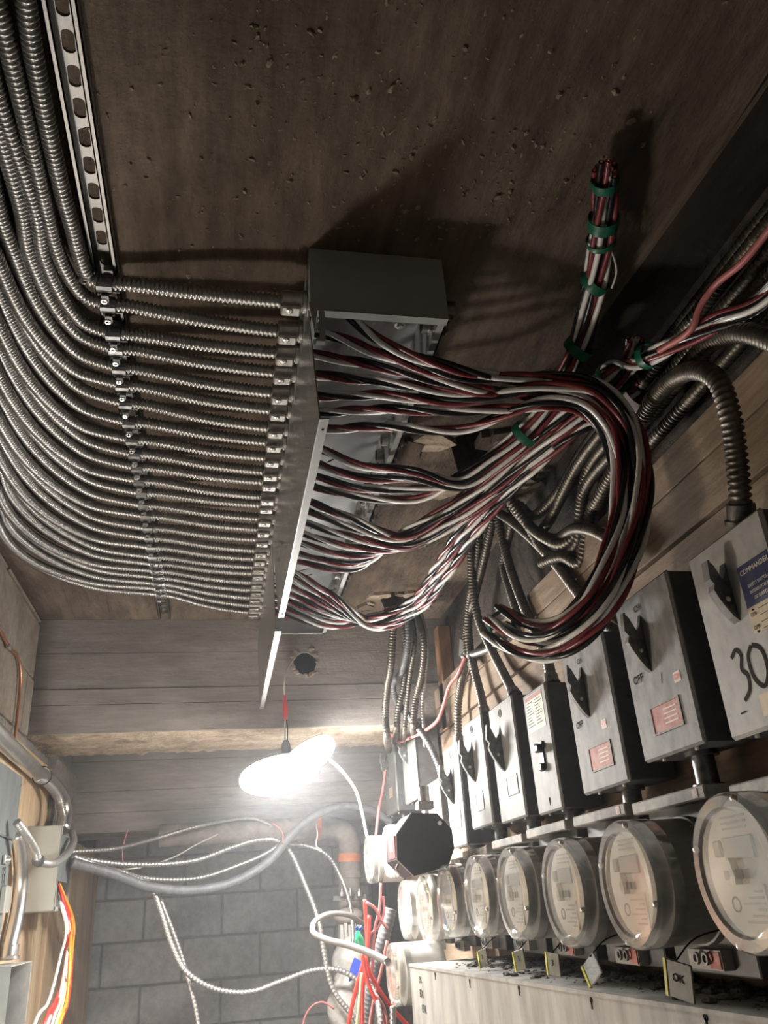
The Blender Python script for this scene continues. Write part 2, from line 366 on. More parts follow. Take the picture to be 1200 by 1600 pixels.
# raised seams left by the formwork boards
for i, (a, b) in enumerate([((.708, 1.10), (.740, .0)), ((.708, 1.10), (.70, 2.9)), ((-.385, 2.35), (-.40, 2.965)), ((-.51, 2.1), (-.525, 2.965)), ((.0, 2.3), (-.015, 2.965)), ((-.05, .35), (.06, .352))]):
    mb = MB(); mb.tube(spline([(a[0], a[1], H), ((a[0] + b[0]) / 2 + .006, (a[1] + b[1]) / 2, H), (b[0], b[1], H)], .05), ([.0065, .008, .007, .0085, .006] if i < 2 else [.002, .0035, .0025, .004, .002]), 6)
    obj('form_seam', mb, 'ceil', ceiling)
mb = MB(); mb.plate([[(.742, -.6), (XR, -.6), (XR, 1.62), (.700, 1.62), (.706, 1.2), (.716, .95)]], lambda x, y: (x, y, H - .006), (0, 0, .0058)); obj('tarred_strip', mb, 'tar', ceiling)  # thin slab of darker concrete right of the long seam
# crumbs of old plaster and splinters clinging to the slab
mb = MB()
for cx, cy, sx, sy, n in [(.24, .50, .09, .09, 320), (.24, .50, .05, .05, 160), (.10, .72, .2, .12, 60), (.22, .82, .16, .10, 80), (-.02, .62, .14, .2, 60), (.42, .86, .08, .10, 60), (.25, .95, .2, .06, 45), (0, 1.0, .15, .15, 30), (.5, .7, .12, .2, 40), (.28, .62, .3, .3, 160), (.05, .85, .4, .4, 160)]:
    for _ in range(n):
        x, y = cx + rng.normal() * sx * .5, cy + rng.normal() * sy * .5
        r = abs(rng.normal()) * .0016 + .0005; a = rng.random() * 6.28; L = r * (1 + 1.2 * rng.random() ** 2)
        M = np.array([[math.cos(a), -math.sin(a), 0], [math.sin(a), math.cos(a), 0], [0, 0, 1]])
        mb.sphere((x, y, H - r * .2), 1, 6, 4, (L, r * .8, r * .8), M, .32)
st = obj('plaster_crumbs', mb, 'crumb', ceiling); st['kind'] = 'stuff'
# torn plaster around the two holes
def flakes(c, n, s, zmin=.012):
    for _ in range(n):
        a = rng.random() * 6.28; r = s * (.75 + .45 * rng.random()); k = rng.integers(5, 8); R = s * (.10 + .22 * rng.random())
        x, y = c[0] + r * math.cos(a), c[1] + r * math.sin(a)
        if x > XR - .05 or x < .37: continue
        poly = [(x + R * (.6 + .6 * rng.random()) * math.cos(t), y + R * (.6 + .6 * rng.random()) * math.sin(t), H - .003 - zmin * rng.random()) for t in np.linspace(0, 6.28, k, endpoint=False)]
        z = H - .002 - zmin * rng.random(); poly = [(p[0], p[1], z) for p in poly]
        m = MB(); m.prism(poly, (0, 0, .02)); obj('plaster_flake', m, 'plaster' if rng.random() < .55 else 'ceil', ceiling)
flakes(np.mean(h1, 0) + [-.1, .04], 26, .17); flakes(np.mean(h2, 0) + [-.03, .0], 18, .11)

def wall_blocks(wall, y_or_x, axis, lo, hi, z0, z1, mat, bw=.40, bh=.20, dep=.012, off=0):
    proto = None; zc = z0; row = 0
    while zc < z1 - .01:
        x = lo - (bw / 2 if row % 2 else 0) + off
        while x < hi:
            a, b = max(x, lo), min(x + bw, hi); t = min(zc + bh, z1)
            if b - a > .03:
                g = .005; d = dep * (.7 + .5 * rng.random()); m = MB()
                if axis == 'y': m.bev((a + g, y_or_x - d, zc + g), (b - g, y_or_x + .01, t - g), .004)
                else: m.bev((y_or_x - .01, a + g, zc + g), (y_or_x + d, b - g, t - g), .004)
                obj('block', m, mat, wall)
            x += bw
        zc += bh; row += 1
# left wall: blocks, then the smooth pier past the beam
mb = MB(); mb.box((XL - .2, Y0, FL), (XL, YB, H))
wl = struct('wall_left', mb, 'mortar', label='tan concrete block wall on the left')
wall_blocks(wl, XL, 'x', 1.35, 2.965, .38, 1.0, 'blockleft', off=.1)
mb = MB(); mb.box((XL, 3.40, .34), (XL + .035, 3.95, .59)); obj('pier', mb, 'beam', wl)
mb = MB(); mb.box((XR, Y0, FL), (XR + .2, YB, H)); struct('wall_right', mb, 'wallr', label='dark sooty wall behind the switches')
mb = MB(); mb.box((XL - .2, YB, FL), (XR + .2, YB + .2, H)); wb = struct('wall_back', mb, 'mortar', label='grey cinder block wall at the far end')
wall_blocks(wb, YB, 'y', XL, XR, -1.09 - .2, .72, 'block', off=-.12)
mb = MB(); mb.box((XL - .2, Y0, FL - .1), (XR + .2, YB, FL)); struct('floor', mb, 'floor', label='concrete floor')

# the deep beam in front: board-formed face in courses, rough plaster soffit
mb = MB(); mb.box((XL, 2.985, .60), (XR, 3.39, H)); beam = struct('trim_1', mb, 'beam', label='deep board-formed concrete beam hung below the ceiling')
hc = P(477, 1036, y=2.97); hr = .043
zs = [1.0, .875, .745, .690, .592]
for a, b in zip(zs[:-1], zs[1:]):
    m = MB(); d = .012 + .006 * rng.random()
    outer = [(XL, b + .001), (XR, b + .001), (XR, a - .001), (XL, a - .001)]
    if b < hc[2] - hr and hc[2] + hr < a:
        hole = [(hc[0] + hr * math.cos(t) * (1 + .1 * math.sin(5 * t)), hc[2] + hr * math.sin(t)) for t in np.linspace(6.28, 0, 14, endpoint=False)]
        m.plate([outer, hole], lambda x, z: (x, 2.985 - d, z), (0, d, 0))
    else: m.plate([outer], lambda x, z: (x, 2.985 - d, z), (0, d, 0))
    obj('board_course', m, 'beam', beam)
# rough soffit with an uneven edge
nx, ny = 90, 12; xs = np.linspace(XL, XR, nx); ys = np.linspace(2.971, 3.40, ny)
v = []
for j, y in enumerate(ys):
    for i, x in enumerate(xs):
        e = .0025 * math.sin(x * 23) + .0015 * math.sin(x * 57 + 1) + .0012 * rng.standard_normal()
        v.append((x, y + (e if j in (0, ny - 1) else 0), .588 + .003 * rng.standard_normal() + (.010 if j in (0, ny - 1) else 0)))
m = MB(); m.add(v, [tuple(q) for q in quads(ny, nx) if (q[1] - q[0]) == 1]); obj('soffit', m, 'plaster', beam, 60)
# black disc behind the hole, the unlit hollow put into its colour
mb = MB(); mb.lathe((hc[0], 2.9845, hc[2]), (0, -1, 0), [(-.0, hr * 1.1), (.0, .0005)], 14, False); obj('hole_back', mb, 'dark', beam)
mb = MB()
for _ in range(26):
    a = rng.random() * 6.28; r = hr * (1.0 + .35 * rng.random()); q = .003 + .006 * rng.random()
    mb.sphere((hc[0] + r * math.cos(a), 2.968, hc[2] + r * math.sin(a)), q, 6, 4, (1.4, .6, .9), None, .2)
o = obj('chipped_edge', mb, 'plaster', beam); o['kind'] = 'stuff'
# second beam further back
mb = MB(); mb.box((XL, 3.965, .36), (XR, 4.3, H)); beam2 = struct('trim_2', mb, 'beam', label='second concrete beam behind the work lamp')
for a, b in [(1, .8), (.8, .66), (.66, .53), (.53, .44), (.44, .362)]:
    m = MB(); d = .012 + .006 * rng.random(); m.box((XL + .001, 3.965 - d, b + .001), (XR, 3.966, a - .001)); obj('board_course', m, 'beam', beam2)

# plywood backboards
def ply(name, label, lo, hi, mat='ply'):
    m = MB(); m.bev(lo, hi, .002); return tag(obj(name, m, mat), label, 'plywood')
xs_ = .79
ply('plywood_board', 'narrow plywood strip above the switches, topmost and with a sooty edge', (xs_, -.4, .643), (XR, 3.75, .715))
ply('plywood_board', 'second plywood strip, between the top strip and the switch tops', (xs_, -.4, .552), (XR, 3.75, .640))
ply('plywood_board', 'big plywood backboard behind the switches and meters', (xs_ + .004, -.4, -.75), (XR, 3.75, .546))
p = P(0, 1130, x=XL + .02)
ply('plywood_board', 'light new plywood backboard at the left behind the olive grey box', (XL + .0, 1.3, -.9), (XL + .02, 3.55, p[2]), 'plyl')
ply('plywood_board', 'shaded plywood sheet at the left reaching back to the block wall', (XL + .0, 3.56, -.9), (XL + .035, 4.86, .335), 'plyl')
q = P(683, 1040, x=.82); mb = MB(); mb.bev((.79, 2.84, .55), (.838, 2.90, .93), .003); tag(obj('wooden_stud', mb, 'wood'), 'short orange-brown wooden stud standing at the far right corner', 'stud')

# ================================================================== wireway on the ceiling
TX0, TX1, TY0, TY1, TZ = .128, .357, 1.033, 2.75, .870
t = .0025
way = thing('wireway', 'long open grey steel wireway fixed along the ceiling with its cover hanging down', 'wireway', ((TX0 + TX1) / 2, (TY0 + TY1) / 2, TZ))
mb = MB(); mb.box((TX0, TY0, H - t), (TX1, TY1, H - .0005)); obj('back_panel', mb, 'greypaint', way)
mb = MB(); mb.box((TX0, TY0, TZ), (TX0 + t, TY1, H)); mb.box((TX0, TY0, TZ), (TX0 + .012, TY1, TZ + t)); obj('side_wall', mb, 'greypaint', way)
mb = MB(); mb.box((TX1 - t, TY0, TZ), (TX1, TY1, H)); mb.box((TX1 - .014, TY0, TZ), (TX1, TY1, TZ + t)); obj('side_wall', mb, 'greypaint', way)
mb = MB(); mb.bev((TX0 - .001, TY0 - t, TZ - .001), (TX1 + .001, TY0, H - .0005), .001); mb.box((TX0, TY0 - t, TZ - .002), (TX1, TY0 + .014, TZ + .0006)); obj('end_plate', mb, 'greypaint', way)
mb = MB(); mb.box((TX0, TY1 - t, TZ), (TX1, TY1, H)); mb.box((TX0, TY1 - .012, TZ), (TX1, TY1, TZ + t)); obj('end_plate', mb, 'greypaint', way)
for px, py in [(497, 497), (625, 508)]:
    q = P(px, py, z=H - t)
    mb = MB(); mb.lathe((q[0], q[1], H - t), (0, 0, -1), [(0, .011), (.001, .011), (.0012, .0065), (.006, .006), (.007, .004)], 16); obj('anchor_bolt', mb, 'screw', way, 40)
def cover(name, ya, yb, xb, zb, k):
    u = np.array([xb - TX0, 0, zb - TZ]); L = np.linalg.norm(u); u = u / L; nrm = np.array([-u[2], 0, u[0]]) * 1.0
    if nrm[0] < 0: nrm = -nrm
    o3 = np.array([TX0 - .003, 0, TZ + .002])
    f = lambda s, y: o3 + u * s + np.array([0, y, 0])
    m = MB(); m.plate([[(0, ya), (L, ya), (L, yb), (0, yb)]], f, -nrm * .002)
    c = obj('cover', m, 'brushed', way)
    m = MB(); m.plate([[(0, ya), (.013, ya), (.013, yb), (0, yb)]], lambda s, y: f(L, y) + nrm * s, u * -.002); obj('cover_lip', m, 'lip', c)
    for yy in (ya + .03, yb - .03):
        q = f(L - .0005, yy) + nrm * .0065; m = MB(); m.cyl(q, q + u * .0012, .0022, 8); obj('screw_hole', m, 'ink', c)
    return c
cover('cover', TY0 + .004, 1.965, .141, .663, 0)
cover('cover', 1.972, 2.84, .134, .630, 1)
mb = MB(); mb.prism([(TX0 - .004, TY0 - .004, TZ + .012), (TX0 + .012, TY0 - .004, TZ + .012), (TX0 + .004, TY0 - .004, TZ - .05)], (0, -.0015, 0)); obj('hinge_tab', mb, 'switchlight', way)
mb = MB(); mb.box((TX0 + .013, TY0 + .002, TZ - .055), (TX0 + .022, TY0 + .004, TZ + .005)); mb.box((TX0 + .007, TY0 + .002, TZ - .06), (TX0 + .022, TY0 + .012, TZ - .055)); obj('hinge_tab', mb, 'switchlight', way)
# pen strokes marked on the back panel
for px, py, dx, dy in [(512, 722, 13, -6), (485, 826, 17, -5), (463, 893, 17, -4), (467, 903, 20, -6)]:
    a, b = P(px, py, z=H - t - .0004), P(px + dx, py + dy, z=H - t - .0004)
    mb = MB(); mb.tube([a, b], .0018, 5); obj('pen_mark', mb, 'ink', way)
# fittings through the right side wall: locknut inside, body outside
ks = [1.085, 1.13, 1.32, 1.40, 1.47, 1.53, 1.60, 1.67, 1.75, 1.83, 1.92, 2.0, 2.09, 2.17, 2.26, 2.34, 2.43, 2.52]
pn = pb = None
for y in ks:
    if pn is None:
        m = MB(); m.lathe((TX1 - t, y, .935), (-1, 0, 0), [(0, .019), (.004, .019), (.0042, .015), (.016, .0145), (.016, .012), (.003, .012)], 12); pn = obj('locknut', m, 'cast', way, 30); q0 = wloc(pn) - [0, y, 0]
        m = MB(); m.lathe((TX1, y, .935), (1, 0, 0), [(0, .018), (.006, .018), (.006, .015), (.03, .0155), (.03, .012)], 12); m.sphere((TX1 + .02, y, .918), .005, 8, 6); pb = obj('fitting', m, 'castdark', way, 30); q1 = wloc(pb) - [0, y, 0]
    else:
        share(pn, way, q0 + [0, y, 0]); share(pb, way, q1 + [0, y, 0])

# ================================================================== slotted strut channel
SX, SW, SH = -.2065, .021, .022
mb = MB()
slots = []; y = .28
while y < 2.88:
    w, hL = .0085, .0155; cyc = [(SX + w * math.cos(a), y + hL * math.copysign(1, math.sin(a)) * .55 + w * .9 * math.sin(a)) for a in np.linspace(2 * math.pi, 0, 12, endpoint=False)]
    slots.append(cyc); y += .0478
mb.plate([[(SX - SW, .2), (SX + SW, .2), (SX + SW, 2.9), (SX - SW, 2.9)]] + slots, lambda x, y: (x, y, H - .0025), (0, 0, .0022))
for s in (-1, 1):
    mb.box((SX + s * SW, .2, H - SH), (SX + s * (SW - .0022), 2.9, H - .0005))
    mb.box((SX + s * SW, .2, H - SH), (SX + s * (SW - .0085), 2.9, H - SH + .0022))
    mb.box((SX + s * (SW - .0085), .2, H - SH), (SX + s * (SW - .0065), 2.9, H - SH + .006))
strut = tag(obj('strut_channel', mb, 'zinc'), 'slotted zinc strut channel running along the ceiling under the conduits', 'strut')

# ================================================================== 25 flexible conduits, clamps and connectors
ypx_c = [447, 480, 525, 548, 578, 605, 633, 663, 690, 712, 733, 754, 773, 792, 809, 828, 843, 858, 873, 884, 895, 905, 915, 923, 932]
ypx_w = [472, 518, 552, 582, 614, 640, 668, 690, 714, 736, 752, 775, 788, 809, 826, 842, 859, 872, 885, 895, 909, 921, 933, 945, 956]
ZC, ZW, CR = .962, .935, .0128
yc = [P(170 + .17 * (p - 450), p - 4, z=ZC)[1] for p in ypx_c]
yw = [P(460 - .12 * (p - 472), p - 1, z=ZW)[1] for p in ypx_w]
kk = [0, 1, 5, 12, 17, 24]
ax = np.interp(range(25), kk, [-.240, -.272, -.356, -.437, -.490, -.588])
ay = np.interp(range(25), kk, [.125, .165, .36, .52, .52, .46])
ends = np.interp(range(25), [0, 24], [.30, .55])
con0 = scr0 = None
cl0 = []
for k in range(25):
    lay = [0, -.004, -.024][k % 3] if k > 3 else 0
    zl = ZC + lay
    wob = rng.normal() * .004
    pts = [(TX0 - .012, yw[k], ZW), (TX0 - .05, yw[k] + .001, ZW)]
    for f_ in (.5,):
        x = SX + .03 + (TX0 - .05 - SX - .03) * f_; y = yc[k] + (yw[k] - yc[k]) * (f_ + .16)
        pts.append((x, y, ZW + (ZC - ZW) * (1 - f_) - .004))
    pts += [(SX + .035, yc[k] + (yw[k] - yc[k]) * .12, ZC), (SX, yc[k] - .002, ZC), (SX - .03, yc[k] - .012, ZC)]
    dx = abs(ax[k] - (SX - .02)); dy = ay[k]
    for a in (25, 42, 58, 72, 85):
        a = math.radians(a)
        pts.append((SX - .02 - dx * math.sin(a), yc[k] - .006 - dy * (1 - math.cos(a)), ZC + (zl - ZC) * math.sin(a) ** 2))
    yy = yc[k] - dy; e = ends[k]
    pts.append((ax[k] + wob, yy - .06, zl)); n = max(1, int((yy - e) / .22))
    for i in range(1, n + 1):
        pts.append((ax[k] + rng.normal() * .0035 - (.012 if k < 2 and i == n else 0), yy - .06 - (yy - .06 - e) * i / n, zl + rng.normal() * .0012))
    root = thing('flexible_conduit', f'{ORD[k]} galvanized flexible conduit counted from the near end of the open wireway' if k < 24 else 'last galvanized flexible conduit, at the far end of the wireway next to the beam', 'conduit', (SX, yc[k], ZC - CR), 'galvanized conduits sweeping across the ceiling')
    m = MB(); m.flex(pts, CR, .0078, 10, .28); obj('armour', m, 'flex', root, 180)
    if con0 is None:
        m = MB(); m.lathe((TX0 - .001, 0, 0), (-1, 0, 0), [(0, .020), (.006, .020), (.007, .0178), (.040, .0178), (.042, .0150), (.042, .0132)], 14)
        m.bev((TX0 - .044, -.0125, -.024), (TX0 - .010, .0125, -.012), .003); c_off = None
        m2 = MB(); m2.v = [v + np.array([0, yw[0], ZW]) for v in m.v]; m2.f = m.f; m2.n = m.n
        con0 = obj('connector', m2, 'cast', root, 35); con0_off = wloc(con0) - [0, yw[0], 0]
        m = MB(); m.lathe((TX0 - .030, yw[0] - .004, ZW - .024), (0, 0, -1), [(0, .0065), (.002, .0065), (.0038, .004)], 12); m.box((TX0 - .0345, yw[0] - .0047, ZW - .0283), (TX0 - .0255, yw[0] - .0033, ZW - .0272)); scr0 = obj('screw', m, 'screw', con0, 40); scr_off = np.array(scr0.location)
    else:
        c_ = share(con0, root, con0_off + [0, yw[k], 0]); s_ = scr0.copy(); link(s_, c_); s_.location = scr_off
    # strut clamp
    cl = thing('strut_clamp', f'{ORD[k]} two-piece steel strut clamp from the near end, gripping a conduit' if k < 24 else 'last steel strut clamp at the far end, next to the beam', 'clamp', (SX, yc[k], ZC - .018), 'strut clamps on the channel')
    if not cl0:
        def arc(x0, x1, r0, r1, a0, a1, n=9):
            out = []
            for j, a in enumerate(np.linspace(a0, a1, n)):
                out.append((a, r0, r1))
            mb = MB(); v = []
            for a in np.linspace(a0, a1, n):
                for x, r in ((x0, r0), (x1, r0), (x1, r1), (x0, r1)): v.append((SX + x, yc[0] + r * math.cos(a), ZC + r * math.sin(a)))
            f = [(4 * j + i, 4 * j + (i + 1) % 4, 4 * j + 4 + (i + 1) % 4, 4 * j + 4 + i) for j in range(n - 1) for i in range(4)] + [(0, 1, 2, 3), (4 * n - 4, 4 * n - 3, 4 * n - 2, 4 * n - 1)]
            return mb.add(v, f)
        m = arc(-.0125, .0125, .0132, .0152, math.radians(-200), math.radians(20)); A = obj('strap', m, 'castdark', cl)
        m = MB(); m.bev((SX - .010, yc[0] + .012, ZC - .012), (SX + .010, yc[0] + .0195, ZC + .02), .002); m.box((SX - .006, yc[0] + .010, ZC - .0185), (SX + .006, yc[0] + .026, ZC - .0125)); B = obj('ear', m, 'castdark', cl)
        JW = []
        for s in (-1, 1):
            m = MB(); m.bev((SX + s * .0185, yc[0] - .010, ZC - .004), (SX + s * .0245, yc[0] + .008, ZC + .018), .0012); m.bev((SX + s * .012, yc[0] + .006, ZC - .012), (SX + s * .0245, yc[0] + .0095, ZC + .0), .001)
            JW.append(obj('jaw', m, 'zinc', cl))
        m = MB(); m.lathe((SX - .002, yc[0] + .023, ZC - .0185), (0, -.25, -1), [(0, .0062), (.0015, .0062), (.003, .0045)], 12); E_ = obj('clamp_screw', m, 'screw', cl, 40)
        m = MB(); sp = np.array([SX - .002, yc[0] + .0222, ZC - .0218]); m.box(sp - [.004, .0008, .0003], sp + [.004, .0008, .0004]); m.box(sp - [.0008, .004, .0003], sp + [.0008, .004, .0004]); G = obj('cross_slot', m, 'ink', E_)
        cl0 = [A, B, *JW, E_]; cl_off = [np.array(o.location) for o in cl0]; g_off = np.array(G.location)
    else:
        for o, f_ in zip(cl0, cl_off):
            c_ = o.copy(); link(c_, cl); c_.location = f_
            if o is E_: g_ = G.copy(); link(g_, c_); g_.location = g_off

# ================================================================== the work lamp hung from the beam
ly = 2.84
hang = P(447, 1165, y=ly)
lamp = thing('work_lamp', 'glaring white work lamp with folding panels hung from the beam by a wire', 'lamp', tuple(P(450, 1235, y=ly)))
def panel(pc, half_px, ang, thick, tilt, dy=0):
    """a round LED leaf: glowing bulged lens below, pale housing on its back"""
    c = P(*pc, y=ly + dy); sc = np.linalg.norm(P(pc[0] + 1, pc[1], y=ly + dy) - c); a = math.radians(ang); r = half_px * sc
    RX = np.array(Matrix.Rotation(math.radians(-tilt), 3, 'X')); RY = np.array([[math.cos(a), 0, -math.sin(a)], [0, 1, 0], [math.sin(a), 0, math.cos(a)]])
    m = MB(); m.sphere((0, 0, 0), 1, 36, 18, (r, r, thick)); v = m.v[0]
    for nm_, mt, sel in (('light_panel', 'lamp', lambda z: z < .2 * thick), ('housing', 'switchlight', lambda z: z >= .2 * thick)):
        f = [q for q in m.f if sel(np.mean(v[list(q), 2]))]
        k = MB(); use = sorted(set(i for q in f for i in q)); ix = {j: i for i, j in enumerate(use)}
        k.add((v[use]) @ (RY @ RX).T + c, [tuple(ix[i] for i in q) for q in f]); obj(nm_, k, mt, lamp, 180)
panel((437, 1211), 63, 7, .036, 17)
panel((482, 1183), 47, 27, .03, 20, .012)
q = P(447, 1178, y=ly); mb = MB(); mb.lathe(q, (0, 0, 1), [(0, .016), (.02, .0165), (.035, .014), (.045, .008)], 16); obj('socket', mb, 'blackp', lamp, 40)
e0 = hc + np.array([-.036, -.012, .022])
wire = [e0, P(452, 1038, y=2.90), P(446, 1052, y=2.87), P(444, 1075, y=2.85), P(445, 1090, y=ly)]
cord = thing('lamp_cord', 'thin wire with a red splice holding up the glaring work lamp', 'cord', tuple(P(446, 1155, y=ly)))
mb = MB(); mb.tube(wire, .0028, 6, .01); obj('wire', mb, 'whitecord', cord, 60)
mb = MB(); mb.tube([P(445, 1086, y=ly), P(445, 1097, y=ly), P(446, 1110, y=ly), P(446, 1124, y=ly)], [.004, .008, .010, .007], 10, .006); obj('splice', mb, 'redplastic', cord, 60)
for px, mt in ((445, 'whitecord'), (449, 'wblack')):
    mb = MB(); mb.tube([P(446, 1122, y=ly), P(px, 1135, y=ly), P(px, 1158, y=ly)], .0025, 6, .01); obj('wire', mb, mt, cord, 60)
mb = MB(); mb.tube([P(516, 1188, y=ly), P(535, 1205, y=2.9), P(556, 1235, y=2.95), P(566, 1270, y=3.0), P(572, 1300, y=3.0), P(576, 1312, y=2.9)], .0052, 8, .02)
tag(obj('power_cord', mb, 'whitecord', None, 60), 'white power cord running from the work lamp down to the pale meters', 'cord')

# ================================================================== twisted sets of three wires
WR, OFF = .0050, .0058
WCOL = ['wblack', 'wred', 'wwhite']
def triplet(pts, label, group, pitch=.15, phase=0., spread=1.0, ends=True):
    p = spline(pts, .008); T, U, V = frames(p); n = len(p)
    s = np.arange(n) * .008
    root = thing('wire_set', label, 'wires', tuple(p[n // 2] - [0, 0, .01]), group)
    for j, c in enumerate(WCOL):
        a = phase + j * 2.0944 + 2 * math.pi * s / pitch
        q = p + (OFF * spread) * (np.cos(a)[:, None] * U + np.sin(a)[:, None] * V)
        m = MB(); m.tube(q, WR, 8); w = obj('wire', m, c, root, 60)
        if ends:
            d = _n(q[-1] - q[-2]); m = MB(); m.cyl(q[-1] - d * .001, q[-1] + d * .0025, .0022, 8); obj('copper_end', m, 'copper', w)
    return root
def bundle(spine, offs):
    """spine: control points; offs: list of (a, b) offsets per member -> list of paths"""
    p = np.array(spine); T, U, V = frames(spline(p, .01)); full = spline(p, .01); out = []
    idx = [int(np.argmin(np.linalg.norm(full - q, axis=1))) for q in p]
    for a, b in offs: out.append([p[i] + a * U[k] + b * V[k] for i, k in enumerate(idx)])
    return out
def ring(n, r, r2=None, ph=0):
    r2 = r if r2 is None else r2
    return [(r * math.cos(ph + 2 * math.pi * i / n), r2 * math.sin(ph + 2 * math.pi * i / n)) for i in range(n)]
G1 = 'twisted wire sets looping down over the switches'; G2 = 'twisted wire sets gathered into the upright end'; G3 = 'twisted wire sets gathered toward the dark corner'; G4 = 'twisted wire sets from the far end of the wireway'
def nm(k): return ORD[k]
# loop A: the first seven, over to the right and down in a big loop
spA = [P(850, 612, z=.825), P(915, 618, z=.815), P(962, 660, y=1.17), P(984, 720, y=1.18), P(986, 790, y=1.19), P(968, 870, y=1.21), P(932, 945, y=1.25), P(882, 992, y=1.32), P(828, 1000, y=1.42), P(775, 972, y=1.52)]
mem = bundle(spA, [(0, 0)] + ring(6, .034, .024, .4))
ordr = [3, 2, 4, 1, 5, 0, 6]
yA = [577, 588, 601, 612, 627, 643, 672]; yA0 = [500, 525, 552, 585, 612, 640, 664]
hts = sorted(range(7), key=lambda i: -mem[i][0][2])
for k in range(7):
    m_ = mem[hts[k]]
    pts = [(TX0 + .004, yw[k], ZW), (TX0 + .05, yw[k], ZW - .004), P(600, (yA0[k] + yA[k]) / 2 - 2, z=.862), P(715, yA[k], z=.828)] + m_
    triplet(pts, f'{nm(k)} twisted wire set from the near end, looping down over the switches', G1, .30, k * 1.3)
# B1: four sets rising into the tall taped end
spB1 = [P(722, 752, z=.80), P(775, 716, z=.82), P(826, 672, z=.845), P(868, 618, z=.875), P(903, 545, z=.91), P(922, 475, z=.935), P(936, 400, z=.945), P(944, 330, z=.95), P(946, 268, z=.95)]
mem = bundle(spB1, ring(4, .0125, .0125, .5))
yB1 = [737, 748, 764, 780]
for i, k in enumerate(range(7, 11)):
    m_ = [q.copy() for q in mem[i]]
    if i == 0: m_[-1] = P(945, 250, z=.948)
    pts = [(TX0 + .004, yw[k], ZW), (TX0 + .05, yw[k], ZW - .006), P(560, [722, 742, 758, 772][i] + 4, z=.86), P(650, yB1[i], z=.815)] + m_
    triplet(pts, f'{nm(k)} twisted wire set from the near end, taped into the tall upright end', G2, .42, k * 1.1)
# B2: toward the dark corner, four cut short, three carried on to the right
spB2 = [P(640, 842, z=.80), P(705, 806, z=.805), P(765, 762, z=.82), P(825, 708, z=.84), P(885, 655, z=.855), P(935, 612, z=.87), P(965, 585, z=.875)]
mem = bundle(spB2, [(0, 0)] + ring(6, .022, .022, .2))
yB2 = [800, 815, 830, 846, 860, 872, 882]
for i, k in enumerate(range(11, 18)):
    pts = [(TX0 + .004, yw[k], ZW), (TX0 + .05, yw[k], ZW - .006), P(545, yB2[i] + 8, z=.855)] + mem[i]
    if i < 4: pts += [P(980 + 6 * i, 552 + 4 * (i % 2), z=.88), P(985 + 8 * (i % 3), 530 + 14 * (i % 2), z=.885)]
    else:
        j = i - 4; pe = P(1195, 456 + 9 * j, x=.735)
        pts += [P(1002, 560 + 4 * j, x=.70), P(1060, 530 + 5 * j, x=.71), P(1122, 496 + 7 * j, x=.722), pe, pe + np.array([.006, -.15, .03])]
    triplet(pts, f'{nm(k)} twisted wire set from the near end, ' + ('cut short in the dark corner' if i < 4 else 'running on to the right'), G3, .34, k * .9, 1.0, i < 4)
# B3: the last seven
spB3 = [P(585, 972, z=.81), P(648, 946, z=.80), P(694, 888, z=.80), P(733, 828, z=.81), P(786, 762, z=.825), P(846, 703, z=.84), P(905, 655, z=.85), P(960, 632, z=.86), P(1008, 598, z=.87)]
mem = bundle(spB3, [(0, 0)] + ring(6, .023, .020, .9))
yB3 = [916, 926, 936, 945, 953, 962, 970]
for i, k in enumerate(range(18, 25)):
    m_ = [q.copy() for q in mem[i]]; m_[-1] = m_[-1] + np.array([.012 * (i % 3) - .012, .02 * (i % 2), .006 * (i % 2)])
    pts = [(TX0 + .004, yw[k], ZW), (TX0 + .05, yw[k], ZW - .006), P(510, yB3[i] + 8, z=.862)] + m_
    triplet(pts, f'{nm(k)} twisted wire set from the near end, leaving the wireway beside the beam' if k < 24 else 'last twisted wire set, nearest the beam and hanging lowest', G4, .26, k * .7)
# lone red wires beyond the gathered ends
mb = MB(); mb.tube([P(1030, 548, x=.69), P(1082, 512, x=.70), P(1094, 480, x=.70), P(1118, 445, x=.705), P(1160, 410, x=.71), P(1200, 362, x=.715), P(1250, 300, x=.715)], .0055, 8, .01)
tag(obj('red_wire', mb, 'wpink', None, 60), 'thick dull red wire climbing to the upper right edge', 'wire')
mb = MB(); mb.tube([P(949, 380, z=.936), P(960, 405, z=.932), P(963, 425, z=.932), P(956, 450, z=.934)], .0017, 6, .006)
tag(obj('loose_strand', mb, 'wwhite', None, 60), 'thin pale strand bulging out of the tall taped end', 'wire')
# tape bands
def band(sp, px, label, r, mat='green', w=.012, tilt=0., zz=None, sq=1.):
    full = spline(np.array(sp), .004); T, U, V = frames(full)
    d = [np.linalg.norm(np.array(project(q)) - px) for q in full]; i = int(np.argmin(d)); t = T[i]
    m = MB(); n = 20; pr = [(-w, r), (-w * .3, r * 1.03), (w * .4, r * 1.02), (w, r), (w, r - .0012), (-w, r - .0012), (-w, r)]
    m.lathe(full[i], t + tilt * np.array([1, .3, 0]), pr, n, False)
    tag(obj('tape_band', m, mat, None, 60), label, 'tape', 'tape bands on the wire ends')
def project(q):
    c = W.T @ np.asarray(q); return (600 + F * c[0] / c[2], 800 + F * c[1] / c[2])
band(spB1, (945, 284), 'green tape band nearest the cut tip of the tall wire end', .0215, w=.008)
band(spB1, (946, 345), 'broad green tape band, second from the tip of the tall wire end', .0245, w=.011)
band(spB1, (940, 375), 'slim green tape band, third from the tip of the tall wire end', .024, w=.005, tilt=-.25)
band(spB1, (931, 440), 'slanting green tape band halfway down the tall wire end', .0255, w=.009, tilt=.55)
band(spB1, (905, 545), 'green tape band at the root of the tall wire end', .0275, w=.010, tilt=.4)
